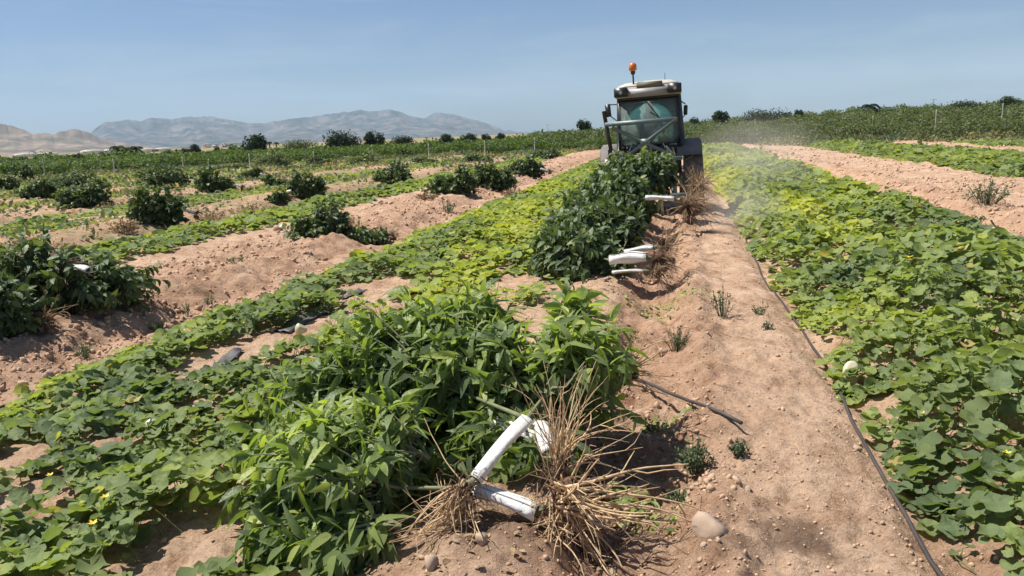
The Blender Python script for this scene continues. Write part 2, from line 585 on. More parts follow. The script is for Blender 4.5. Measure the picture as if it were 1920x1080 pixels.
# ------------------------------------------------------------------ ground sheet
def make_ground():
    az = np.concatenate([np.linspace(-180, -46, 26, endpoint=False), np.linspace(-46, 46, 440, endpoint=False), np.linspace(46, 180, 26, endpoint=False)])
    rr = np.concatenate([[.02], np.linspace(.3, 1.9, 20), np.geomspace(1.95, 16, 400), np.geomspace(16.2, 75, 190), np.geomspace(78, 8500, 60)])
    A, RR = np.meshgrid(np.radians(az), rr)
    X, Y = RR * np.sin(A), RR * np.cos(A)
    Z = ground_z(X.ravel(), Y.ravel())
    s, t = st(X.ravel(), Y.ravel())
    na, nr = len(az), len(rr)
    i, j = np.meshgrid(np.arange(nr - 1), np.arange(na), indexing='ij')
    j2 = (j + 1) % na
    F = np.stack([i * na + j, (i + 1) * na + j, (i + 1) * na + j2, i * na + j2], -1).reshape(-1, 4)[:, ::-1]
    V = np.stack([X.ravel(), Y.ravel(), Z], 1)
    torn = rough_mask(s, t) * .75
    damp = np.zeros(len(V))
    for px, py, r_, k in ((1495, 1040, .16, .75), (1360, 1075, .12, .4), (960, 1020, .35, .55), (1130, 900, .3, .35), (1150, 1000, .22, .5), (1360, 755, .09, .5), (150, 725, .25, .35), (1560, 440, .2, .3)):
        x0, y0 = unpix(px, py)
        d = np.hypot(V[:, 0] - x0, V[:, 1] - y0) / r_
        damp = np.maximum(damp, k * (1 - sst(.4, 1.2, d + (fbm(V[:, 0] * 14, V[:, 1] * 14, 3, 77) - .5) * .9)))
    X, Y = V[:, 0], V[:, 1]
    r = np.hypot(X, Y)
    lit = (1 - sst(-10.5, -7.2, s)) * (.15 + .5 * sst(.42, .6, fbm(X * .35, Y * .35, 3, 9))) * sst(8, 16, r)
    lit = np.maximum(lit, sst(56, 66, r) * 1.0)
    lit = np.maximum(lit, sst(14.5, 16, s) * .3)
    me = np_mesh('ground', V, F, None, True, {'torn': torn, 'damp': damp, 'litter': np.clip(lit, 0, 1)})
    o = link('ground', me, None, M_SOIL)
    prop(o, 'dry pinkish brown soil of the ploughed field running to the horizon', None, None, 'structure')
make_ground()

# loose crumbs and pebbles on the bare soil
def make_clods():
    t1, f1 = rock_geo(1.0, 3, 1, .65, .55)
    n = 42000
    r = np.exp(RNG.uniform(math.log(1.9), math.log(17), n)); a = np.radians(RNG.uniform(-42, 42, n))
    x, y = r * np.sin(a), r * np.cos(a)
    s, t = st(x, y)
    dens = .34 + .66 * rough_mask(s, t) * sst(.35, .6, fbm(x * 1.2, y * 1.2, 3, 91)) + .5 * band(s, .8, 1.3, .15)
    bed = band(s, 1.3, 4.2, .1) + band(s, -4.2, -1.6, .1)
    keep = RNG.random(n) < dens * (1 - bed * .85)
    x, y, r = x[keep], y[keep], r[keep]
    n = len(x)
    size = (.0022 + .0075 * RNG.random(n) ** 4) * (1 + r * .07) * np.where(RNG.random(n) < .02, 1.9, 1)
    P = np.stack([x, y, ground_z(x, y) + size * .25], 1)
    D = RNG.normal(size=(n, 3)); N = RNG.normal(size=(n, 3)) * .4 + [0, 0, 1]
    sc = size[:, None] * RNG.uniform(.45, 1.6, (n, 3))
    V, F, T = scatter(t1, f1, P, frames(D, N), sc, RNG.random(n))
    o = link('soil_crumbs', np_mesh('soil_crumbs', V, F, T), None, M_CLOD)
    prop(o, 'loose crumbs and pebbles of dry soil strewn over the bare strips', 'soil crumbs', None, 'stuff')
make_clods()

def make_big_clods():
    t1, f1 = rock_geo(1.0, 8, 1, .7, .6)
    n = 60000
    r = np.exp(RNG.uniform(math.log(3), math.log(48), n)); a = np.radians(RNG.uniform(-42, 42, n))
    x, y = r * np.sin(a), r * np.cos(a)
    s, t = st(x, y)
    m = np.clip(band(s, -6.8, -4.4, .35) + band(s, 4.3, 7.9, .3) * .8 + band(s, -.5, .2, .12) * (t < 14) * .6 + band(s, 12.9, 14.8, .3) * .6
                + sum(band(s, -6.8 - 5.25 * k, -4.8 - 5.25 * k, .4) for k in (1, 2, 3)) * .5, 0, 1)
    keep = (RNG.random(n) < 1.3 * m * sst(.30, .58, fbm(x * .9, y * .9, 3, 95))) & (s > -24)
    x, y, r = x[keep], y[keep], r[keep]; n = len(x)
    size = (.010 + .030 * RNG.random(n) ** 3) * (.55 + r * .045)
    P = np.stack([x, y, ground_z(x, y) + size * .15], 1)
    V, F, T = scatter(t1, f1, P, frames(RNG.normal(size=(n, 3)), RNG.normal(size=(n, 3)) * .5 + [0, 0, 1]), size[:, None] * RNG.uniform(.6, 1.5, (n, 3)), RNG.random(n))
    o = link('soil_clods', np_mesh('soil_clods', V, F, T), None, M_CLOD)
    prop(o, 'broken clods of soil lying on the ploughed banks', 'soil clods', None, 'stuff')
make_big_clods()

# ------------------------------------------------------------------ melon beds
ML0 = [melon_template(16, .24, k) for k in range(4)]
ML1 = melon_template(7, .2, 5)
ML2 = melon_template(4, .2, 6)

def patch_hole(s, t):
    h = np.zeros_like(s)
    for ps, pt, pr in PATCH:
        d = np.hypot((s - ps), (t - pt) * .55) / pr
        h = np.maximum(h, 1 - sst(.65, 1.05, d))
    return h

def bed(name, s0, s1, t0, t1, label, yellow=0.0, cover=1.0, lowest=.0, parts=False, big=1.0, hgt=1.0, seed=0, ylv=.6, group='beds of melon vines'):
    rng = np.random.default_rng(100 + seed)
    acc = Acc(); stems = Acc()
    cands = []
    for (d0, d1, size, dens, lod) in ((0, 7.5, .082, 540, 0), (7.5, 15, .105, 320, 1), (15, 30, .155, 150, 1), (30, 75, .24, 60, 2)):
        ta, tb = max(t0, 0), t1
        area = (s1 - s0) * (min(tb, d1 + 3) - max(ta, -1 if d0 == 0 else d0 - 4 * 0 - 3))
        lo_t, hi_t = max(ta, math.sqrt(max(d0 ** 2 - max(abs(s0), abs(s1)) ** 2, 0)) - .5), min(tb, d1 + .5)
        if hi_t <= lo_t: continue
        n = int((s1 - s0) * (hi_t - lo_t) * dens * cover)
        s = rng.uniform(s0, s1, n); t = rng.uniform(lo_t, hi_t, n)
        x, y = xy(s, t)
        r = np.hypot(x, y)
        az = np.degrees(np.arctan2(x, y))
        ok = (r >= d0) & (r < d1) & (np.abs(az) < 43) & (r > 1.3)
        # ragged edges, holes
        wob = (fbm(t * 1.1, s * .0 + seed, 3, 51 + seed) - .5) * 1.0
        edge = np.minimum(s - s0, s1 - s) + wob * .5
        nz = fbm(x * 1.1, y * 1.1, 3, 61 + seed)
        ok &= rng.random(n) < sst(-.05, .22, edge)
        ok &= rng.random(n) > patch_hole(s, t)
        if lowest: ok &= rng.random(n) < sst(lowest - .08, lowest + .1, nz)
        s, t, x, y, r, nz = (q[ok] for q in (s, t, x, y, r, nz))
        n = len(s)
        edge = np.clip(np.minimum(s - s0, s1 - s) / .45, .12, 1)
        def canopy(x, y, e):
            return (.02 + .34 * np.clip(fbm(x * 1.9, y * 1.9, 3, 71 + seed) - .26, 0, 1) * 1.6) * hgt * e ** .6
        hc = canopy(x, y, edge)
        ee = .05
        gx = (canopy(x + ee, y, edge) - hc) / ee; gy = (canopy(x, y + ee, edge) - hc) / ee
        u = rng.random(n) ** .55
        z = ground_z(x, y) + hc * u + .012
        N = np.stack([-gx * 1.0, -gy * 1.0, np.ones(n)], 1) + rng.normal(size=(n, 3)) * [.52, .52, .1]
        N += np.array([sd.x, sd.y, 0]) * .15
        D = rng.normal(size=(n, 3)); D[:, 2] *= .1
        sz = size * big * (.5 + rng.random(n) ** 1.6 * 1.05)
        yl = fbm(s * .9 + 4, t * .28, 3, 81 + seed)
        tint = np.clip(.10 + .34 * rng.random(n) + .22 * (u - .5) + (yl - .5) * ylv + (fbm(x * 2.1, y * 2.1, 2, 83 + seed) - .5) * .45 + yellow + .22 * sst(6, 12, r) * (seed == 2) + .3 * sst(14, 26, r) * (1 - sst(28, 40, r)) * (seed == 1), 0, .86)  # lower leaves get a darker tint, canopy shade put into the colour
        tint = np.where(rng.random(n) < .012, rng.uniform(.86, 1, n), tint)
        P = np.stack([x, y, z], 1)
        Rm = frames(D, N)
        if lod == 0:
            k4 = rng.integers(0, 4, n)
            pick = np.zeros(n, bool)
            if parts:
                score = -r + rng.uniform(-1.2, 1.2, n) + u * 2.0 + np.where(np.abs(az[ok]) > 34, -9, 0)
                pick[np.argsort(-score)[:300]] = True
                cands.append((P[pick], Rm[pick], sz[pick], tint[pick], k4[pick]))
            for k in range(4):
                q = (k4 == k) & ~pick
                if q.any(): acc.add(*scatter(*ML0[k], P[q], Rm[q], sz[q], tint[q]))
            # stalks under a share of the leaves
            for i in np.nonzero(rng.random(n) < .30)[0]:
                p = P[i]; g = np.array([p[0] + rng.normal() * .05, p[1] + rng.normal() * .05, p[2] - hc[i] * u[i] - .01])
                V, F = tube_geo([g, (g + p) / 2 + [rng.normal() * .01, rng.normal() * .01, .01], p - [0, 0, .005]], [.003, .0025, .002], 3)
                stems.add(V, F, .45)
        elif lod == 1: acc.add(*scatter(*ML1, P, Rm, sz, tint))
        else: acc.add(*scatter(*ML2, P, Rm, sz * [1.0], tint))
    o = acc.build(name, M_MELON)
    prop(o, label, 'melon vines', group, 'stuff')
    if stems.n: stems.build('stalks', M_MELON, o)['kind'] = 'stuff'
    if cands:
        bank = {}
        P, Rm, sz, tint, k4 = cands[0]
        for i in range(len(P)):
            key = (int(k4[i]), round(float(tint[i]) * 8))
            if key not in bank:
                tv, tf = ML0[key[0]]
                bank[key] = np_mesh('leaf', tv, tf, np.full(len(tv), key[1] / 8))
                bank[key].materials.append(M_MELON)
            c = bpy.data.objects.new('leaf', bank[key])
            M4 = Matrix([[*(Rm[i][a] * sz[i]), P[i][a]] for a in range(3)] + [[0, 0, 0, 1]])
            c.matrix_local = M4
            c.parent = o
            COL.objects.link(c)
    return o

bed('melon_vines', .97, 4.2, 1.2, 57, 'broad leafy melon bed right of the bare wheel path, beside the hose', .08, 1.0, .26, True, seed=1, hgt=1.3, ylv=1.2, group=None)
bed('melon_vines', -4.3, -1.15, 1.2, 14, 'melon bed at lower left beneath the near pulled saplings', .03, 1.0, .27, True, seed=2, hgt=.75, ylv=1.1, group=None)
bed('melon_vines', -4.3, -1.6, 14, 42, 'yellowing melon bed running up to the left wheels of the tractor', .30, 1.0, .2, seed=3, ylv=1.0, hgt=.45, group=None)
bed('melon_vines', 8.3, 12.6, 14, 54, 'narrow green melon bed beyond the bare ridge at the right', .0, .9, .34, seed=4, big=1.1, group=None)
bed('melon_vines', 15.2, 19.5, 22, 50, 'farthest melon bed, low and thin, in front of the fence at the right', .02, .8, .42, seed=5, big=1.1, hgt=.7, group=None)
bed('melon_vines', -9.6, -7.9, 6, 34, 'bright green melon strip behind the left soil ridge', .06, .9, .34, seed=6, hgt=.7, group=None)
bed('melon_vines', -15.2, -11.9, 8, 52, 'patchy melon strip second behind the left soil ridge', .02, .6, .48, seed=7, hgt=.6, group=None)
bed('melon_vines', -9.9, -7.4, 34, 58, 'thin far melon strip left of the tractor near the fence', .04, .7, .42, seed=8, hgt=.6, group=None)
bed('melon_vines', -21, -16.8, 12, 56, 'dull patchy vines in the middle of the left field', .0, .45, .54, seed=9, hgt=.5, group=None)
bed('melon_vines', -38, -22.5, 16, 56, 'sparse vines far over in the left field before the vineyard', .0, .4, .58, seed=10, hgt=.5, group=None)

# ------------------------------------------------------------------ saplings
BL0 = blade_template(5, .38, .35, .35)
BL0b = blade_template(5, .33, .2, .7)
BL0c = blade_template(5, .36, .7, 1.15)
BL1 = blade_template(3, .48, .3, .35)
BLW = (np.array([(-.1, 0, 0), (.45, -.42, .06), (1, 0, -.15), (.5, .40, .06)], float), np.array([(0, 1, 2), (0, 2, 3)]))
BL2 = (np.array([(0, 0, 0), (.5, -.26, .04), (1, 0, -.15), (.5, .26, .04)], float), np.array([(0, 1, 2), (0, 2, 3)]))

def crown_geo(c, rad, n_twigs, per, leaf, seed, floor=True, tintb=0.0, base=None, lean=(0, 0, 0)):
    n_twigs = int(n_twigs * 1.9)
    """twigs filling an ellipsoid, leaves along their outer halves; returns twig curves and leaf arrays"""
    rng = np.random.default_rng(seed)
    c = np.array(c, float); rad = np.array(rad, float)
    base = c - rad * [0, 0, .3] if base is None else np.array(base, float)
    u = unit(rng.normal(size=(n_twigs, 3)))
    rr = rng.random(n_twigs) ** (1 / 2.4) * np.where(rng.random(n_twigs) < .14, 1.28, 1.0)
    lump = .78 + .5 * fbm(u[:, 0] * 1.6 + seed, u[:, 1] * 1.6 + u[:, 2] * 2, 2, seed)
    tips = c + u * rad * (rr * lump)[:, None]
    if floor:
        g = ground_z(tips[:, 0], tips[:, 1])
        tips[:, 2] = np.maximum(tips[:, 2], g + .04 + rng.random(n_twigs) * .08)
    twigs = []; P = []; D = []; N = []; T = []
    for i in range(n_twigs):
        tip = tips[i]
        b0 = base + (tip - base) * rng.uniform(.25, .55) + rng.normal(size=3) * rad * .08
        mid = (b0 + tip) / 2 + np.array([0, 0, .12 * np.linalg.norm(tip - b0)])
        if floor:
            b0[2] = max(b0[2], gq(b0[0], b0[1]) + .03)
        pts = [b0 * (1 - q) ** 2 + mid * 2 * q * (1 - q) + tip * q * q for q in (0, .33, .66, 1)]
        twigs.append(np.array(pts))
        tdir = unit(tip - mid)
        a0 = rng.uniform(0, 6.28)
        e1 = unit(np.cross(tdir, [0.1, .2, 1])); e2 = np.cross(tdir, e1)
        out = unit((tip - c) / rad)
        for j in range(per):
            q = .45 + .55 * (j + rng.random() * .5) / per
            p = b0 * (1 - q) ** 2 + mid * 2 * q * (1 - q) + tip * q * q
            a = a0 + 2.4 * j
            side = e1 * math.cos(a) + e2 * math.sin(a)
            d = tdir * rng.uniform(.2, .8) + side * .8 + out * .35 + np.array([0, 0, -.55 + rng.normal() * .45])
            nn = np.array([0, 0, .8]) + out * .5 + rng.normal(size=3) * .6
            P.append(p); D.append(d); N.append(nn)
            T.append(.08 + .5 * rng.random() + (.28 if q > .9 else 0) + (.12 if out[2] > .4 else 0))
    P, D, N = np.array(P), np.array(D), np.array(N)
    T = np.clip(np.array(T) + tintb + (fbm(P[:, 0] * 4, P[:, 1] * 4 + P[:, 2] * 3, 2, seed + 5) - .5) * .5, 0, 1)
    L = leaf * rng.uniform(.6, 1.25, len(P))
    if floor:
        g = ground_z(P[:, 0], P[:, 1])
        P[:, 2] = np.maximum(P[:, 2], g + .015)
        tipz = P[:, 2] + unit(D)[:, 2] * L
        fix = tipz < g + .01
        D[fix, 2] = np.abs(D[fix, 2]) * .15
    return twigs, P, D, N, L, T

def root_strands(c, main, n, length, seed, spread=.55, thick=.0045, ground=True, up=.25, jit=(.025, .025, .025), grav=.07, wig=.16):
    """wiry roots bursting from c, mostly along main"""
    rng = np.random.default_rng(seed)
    acc = Acc()
    c = np.array(c, float); main = unit(np.array(main, float))
    for i in range(n):
        d = unit(main + rng.normal(size=3) * spread + np.array([0, 0, up * rng.normal()]))
        Ln = length * rng.uniform(.35, 1.25)
        k = 9
        p = c + rng.normal(size=3) * jit
        pts = [p.copy()]
        wv = rng.normal(size=3) * .25
        th = thick * rng.uniform(.35, 1.25)
        for j in range(k):
            wv = wv * .7 + rng.normal(size=3) * wig
            d = unit(d + wv * .35 + np.array([0, 0, -grav]))
            p = p + d * Ln / k
            if ground:
                g = gq(p[0], p[1]) + .012
                if p[2] < g: p[2] = g + rng.random() * .01; d[2] = abs(d[2]) * .3
            pts.append(p.copy())
        V, F = tube_geo(pts, th * np.linspace(1, .25, len(pts)), 5 if thick > .003 else 4)
        acc.add(V, F)
        if rng.random() < .6:
            q = rng.integers(3, 8)
            p2 = pts[q]; d2 = unit(d + rng.normal(size=3) * .7)
            pp = [p2 + d2 * Ln * .12 * a + rng.normal(size=3) * .006 for a in range(4)]
            pp[0] = p2
            if ground:
                for a_ in pp: a_[2] = max(a_[2], gq(a_[0], a_[1]) + .006)
            V, F = tube_geo(pp, th * np.linspace(.5, .15, 4), 4)
            acc.add(V, F)
    return acc

def split_tube(a, b, rad, seed, cap=True):
    """thin-walled white sleeve with a lengthwise fold, from a to b"""
    a, b = np.array(a, float), np.array(b, float)
    d = unit(b - a); up = np.array([0, 0, 1.0])
    e1 = unit(np.cross(d, up)); e2 = np.cross(e1, d)
    rng = np.random.default_rng(seed)
    n, k = 9, 20
    V = []
    for sh in (1.0, .93):
        for i in range(n):
            q = i / (n - 1)
            c = a + (b - a) * q + e2 * math.sin(q * 3.1) * .012
            for j in range(k):
                th = -3.0 + 6.2 * j / (k - 1)          # leaves a slit that overlaps
                r0 = rad * sh * (1 + .06 * math.sin(3 * th + q * 5) + .035 * math.sin(9 * th + seed) + rng.normal() * .012)
                fl = .66 + .10 * math.sin(q * 7 + seed)
                if j == k - 1: r0 *= 1.10
                V.append(c + (e1 * math.cos(th - 1.2) * r0 + e2 * math.sin(th - 1.2) * r0 * fl))
    F = []
    for sidx in (0, 1):
        o = sidx * n * k
        for i in range(n - 1):
            for j in range(k - 1):
                q = (o + i * k + j, o + i * k + j + 1, o + (i + 1) * k + j + 1, o + (i + 1) * k + j)
                F.append(q if sidx == 0 else q[::-1])
    m = n * k
    for j in range(k - 1):
        F.append((j, m + j, m + j + 1, j + 1)); o2 = (n - 1) * k
        F.append((o2 + j, o2 + j + 1, m + o2 + j + 1, m + o2 + j))
    for i in range(n - 1):
        F.append((i * k, (i + 1) * k, m + (i + 1) * k, m + i * k))
        F.append((i * k + k - 1, m + i * k + k - 1, m + (i + 1) * k + k - 1, (i + 1) * k + k - 1))
    return np_mesh('stem_guard', np.array(V), np.array(F), None, True)

LEAFBANK = {}
def sapling(label, crowns, rootc, rootdir, tube=None, n_roots=40, root_len=.35, leaf=.115, seed=0, parts=False, lod=0, mt=None, group='pulled up citrus saplings', tube_r=.045, thick=.0045, tintb=0.0, spread=.55, stem=True, rootup=.25, ball=.06, extra=(), jit=(.025, .025, .025)):
    """crowns: list of (centre, radii, twigs, leaves per twig)"""
    mt = mt or M_CITRUS
    rootc = np.array(rootc, float)
    loc = np.array([rootc[0], rootc[1], gz(rootc[0], rootc[1])])
    o = root('uprooted_sapling', tuple(loc), label, 'sapling', group)
    tw = Acc(); PP = []; DD = []; NN = []; LL = []; TT = []
    for ci, (c, rad, nt_, per) in enumerate(crowns):
        b = np.array(c, float) * .65 + rootc * .35 if stem else None
        twigs, P, D, N, L, T = crown_geo(c, rad, nt_, per, leaf, seed * 10 + ci, True, tintb, b)
        for t_ in twigs:
            V, F = tube_geo(t_, [.006, .0045, .003, .0018], 4 if lod == 0 else 3)
            tw.add(V, F, .4)
        if stem:
            for e in range(6):
                j = twigs[(e * 7) % len(twigs)][0]
                V, F = tube_geo([b, (b + j) / 2 + [0, 0, .03], j], [.011, .008, .005], 5)
                tw.add(V, F, .3)
        PP.append(P); DD.append(D); NN.append(N); LL.append(L); TT.append(T)
    P, D, N, L, T = (np.concatenate(q) for q in (PP, DD, NN, LL, TT))
    Rm = frames(D, N)
    n = len(P)
    pick = np.zeros(n, bool)
    if parts:
        c0 = np.mean([c[0] for c in crowns], axis=0)
        vd = unit(np.array([0, 0, CAM_H]) - c0)
        sc = (P - c0) @ vd * 1.6 - np.linalg.norm(P - [0, 0, CAM_H], axis=1) + L * 3 + np.random.default_rng(seed).normal(size=n) * .08
        pick[np.argsort(-sc)[:300]] = True
    acc = Acc()
    alt = np.random.default_rng(seed + 1).integers(0, 3, n)
    TPL = (BL0, BL0b, BL0c)
    if lod == 0:
        for q, tp in [(~pick & (alt == k), TPL[k]) for k in range(3)]:
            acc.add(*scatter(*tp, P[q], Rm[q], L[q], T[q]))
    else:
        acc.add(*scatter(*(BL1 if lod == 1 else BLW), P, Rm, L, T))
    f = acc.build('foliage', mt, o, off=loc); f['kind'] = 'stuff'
    for i in np.nonzero(pick)[0]:
        key = (int(alt[i]), round(float(T[i]) * 8))
        if key not in LEAFBANK:
            tv, tf = TPL[key[0]]
            LEAFBANK[key] = np_mesh('leaf', tv, tf, np.full(len(tv), key[1] / 8), True)
            LEAFBANK[key].materials.append(mt)
        c = bpy.data.objects.new('leaf', LEAFBANK[key])
        c.matrix_local = Matrix([[*(Rm[i][a] * L[i]), P[i][a] - loc[a]] for a in range(3)] + [[0, 0, 0, 1]])
        c.parent = o
        COL.objects.link(c)
    tw.build('twigs', M_STEM, o, off=loc)['kind'] = 'stuff'
    # trunk from root crown through the sleeve into the crown
    c0 = np.array(crowns[0][0], float)
    mid = np.array(tube[1], float) if tube is not None else (rootc + c0) / 2
    tg = c0 * .65 + rootc * .35
    pts = [rootc, np.array(tube[0], float) if tube is not None else rootc * .5 + mid * .5, mid, (mid + tg) / 2, tg]
    V, F = tube_geo(pts, [.022, .018, .014, .010, .007], 8)
    link('stem', np_mesh('stem', V - loc, F, None, True), o, M_STEM)
    if tube is not None:
        for a, b in ([tube] if not isinstance(tube[0][0], (tuple, list)) else tube):
            me = split_tube(np.array(a) - loc, np.array(b) - loc, tube_r, seed)
            link('stem_guard', me, o, M_TUBE)
    if n_roots:
        ra = root_strands(rootc, rootdir, n_roots, root_len, seed + 3, spread, thick, True, rootup, jit)
        for (ed, en, el, es, eth, eg, ew) in extra:
            e_ = root_strands(rootc, ed, en, el, seed + 50 + en, es, eth, True, .1, jit, eg, ew)
            for v_, f_ in zip(e_.V, e_.F): ra.V.append(v_); ra.F.append(f_ + 0)
            ra.T += e_.T
            off_ = ra.n
            for q_ in range(len(e_.F)): ra.F[-len(e_.F) + q_] = e_.F[q_] + off_
            ra.n += e_.n
        fine_ = root_strands(rootc, (0, 0, -.5), int(n_roots * 1.3), root_len * .42, seed + 4, .9, thick * .5, True, .4, tuple(1.6 * q_ for q_ in jit), .12, .35)
        fine_.build('root_hairs', M_ROOTDARK, o, True, off=loc)['kind'] = 'stuff'
        r_ = ra.build('roots', M_ROOT if lod == 0 else M_ROOT2, o, True, off=loc); r_['kind'] = 'stuff'
        bb = Acc()
        for q_ in range(5):
            V, F = rock_geo((ball * random.uniform(.5, .9),) * 3, seed + 2 + q_, 2, 1, .8)
            bb.add(V + np.array([random.gauss(0, .5), random.gauss(0, .5), random.gauss(-.3, .7)]) * ball, F)
        V, F = np.concatenate(bb.V), np.concatenate(bb.F)
        rb = link('root_crown', np_mesh('root_crown', V + (rootc - loc), F, None, False), o, M_ROOTDARK)
    return o

def W(s, t, z):
    x, y = xy(s, t)
    return (x, y, gz(x, y, False) + z)

def PZ(px, py, t):
    """point the photo shows at (px,py), at row distance t"""
    dx, dy, dz = direction(px, py)
    k = t / (dx * SR + dy * CR)
    return (dx * k, dy * k, CAM_H + dz * k)

# nearest heap
sapling('nearest pulled sapling with the biggest brown root tuft and a low white sleeve',
        [(PZ(600, 900, 2.8), (.40, .34, .27), 140, 9), (PZ(690, 820, 3.05), (.28, .28, .24), 60, 9), (PZ(590, 1010, 2.52), (.26, .16, .13), 45, 9)],
        PZ(1055, 945, 2.72), (.35, -.05, -.25), (PZ(1006, 962, 2.72), PZ(884, 916, 2.76)), 62, .34, .105, 1, True, spread=.75, tube_r=.042, ball=.078, tintb=.08, jit=(.035, .03, .05), thick=.006,
        extra=[((0, -.15, -1), 105, .27, .38, .0048, .14, .34), ((.9, -.15, -.15), 24, .50, .35, .0068, .04, .14), ((.1, -.3, .6), 18, .26, .6, .004, .02, .3)])
sapling('pulled sapling whose white sleeve slants up from a straw root knot',
        [(PZ(1075, 680, 3.75), (.33, .35, .30), 115, 9), (PZ(1078, 590, 4.0), (.12, .12, .20), 22, 9)],
        PZ(868, 918, 2.68), (-.5, -.2, -.9), (PZ(890, 900, 2.72), PZ(988, 786, 3.0)), 80, .33, .105, 2, True, spread=.42, tube_r=.034, ball=.03, tintb=.14)
sapling('pulled sapling with a short upright white sleeve and tall straw roots beside it',
        [(PZ(790, 680, 3.8), (.48, .42, .36), 200, 9), (PZ(870, 625, 4.1), (.32, .26, .26), 80, 9)],
        PZ(1052, 872, 2.86), (.12, .0, 1.0), (PZ(1030, 850, 2.88), PZ(1012, 795, 3.02)), 46, .40, .105, 3, True, spread=.28, tube_r=.036, ball=.04, rootup=.1, extra=[((.06, 0, 1), 9, .46, .12, .0052, -.02, .05)])
sapling('pulled sapling deep in the near heap, its sleeve shaded by leaves',
        [(PZ(640, 740, 3.7), (.42, .42, .26), 120, 9), (PZ(930, 720, 3.6), (.40, .32, .26), 110, 9), (PZ(950, 850, 3.25), (.30, .22, .14), 60, 8)],
        PZ(1175, 700, 3.9), (.8, .1, .2), (PZ(1010, 822, 3.25), PZ(908, 790, 3.35)), 26, .34, .105, 4, True, spread=.5, tube_r=.04, ball=.04)
# second heap, up to the tractor
sapling('pulled sapling at the near end of the heap behind the tractor, wide white sleeve',
        [(PZ(1068, 480, 8.6), (.46, .55, .40), 180, 8), (PZ(1125, 500, 8.5), (.34, .3, .30), 80, 8)],
        PZ(1238, 488, 8.1), (.5, -.3, .1), (PZ(1212, 482, 8.0), PZ(1143, 488, 8.0)), 150, .27, .12, 5, False, 1, M_CITRUS_FAR, spread=.9, tube_r=.085, thick=.005, ball=.09)
sapling('pulled sapling in the heap with its sleeve flat above the lower one',
        [(PZ(1100, 430, 9.6), (.55, .6, .42), 200, 8)],
        PZ(1244, 462, 8.3), (.3, 0, .7), (PZ(1226, 464, 8.25), PZ(1172, 473, 8.3)), 70, .36, .12, 6, False, 1, M_CITRUS_FAR, spread=.6, tube_r=.045, thick=.005)
sapling('pulled sapling lying lowest in the heap, narrow grey sleeve on the soil',
        [(PZ(1150, 430, 9.8), (.42, .5, .40), 130, 8)],
        PZ(1230, 508, 7.95), (.6, -.1, -.2), (PZ(1206, 508, 7.9), PZ(1148, 511, 7.9)), 60, .30, .12, 7, False, 1, M_CITRUS_FAR, spread=.7, tube_r=.024, thick=.005)
sapling('pulled sapling in mid heap with a white sleeve by the tall root fan',
        [(PZ(1140, 375, 11.6), (.62, .7, .48), 240, 8), (PZ(1170, 395, 11.6), (.42, .5, .42), 110, 8)],
        PZ(1290, 385, 11.8), (.5, 0, .2), (PZ(1264, 373, 11.0), PZ(1210, 371, 11.0)), 230, .50, .12, 8, False, 1, M_CITRUS_FAR, spread=.9, tube_r=.05, thick=.007, ball=.13)
sapling('pulled sapling dragged against the back of the tractor',
        [(PZ(1165, 340, 13.1), (.62, .5, .48), 220, 8), (PZ(1215, 330, 13.0), (.5, .45, .42), 130, 8)],
        PZ(1305, 350, 13.0), (.3, 0, .3), None, 130, .42, .12, 9, False, 1, M_CITRUS_FAR, spread=.9, thick=.007, ball=.1)

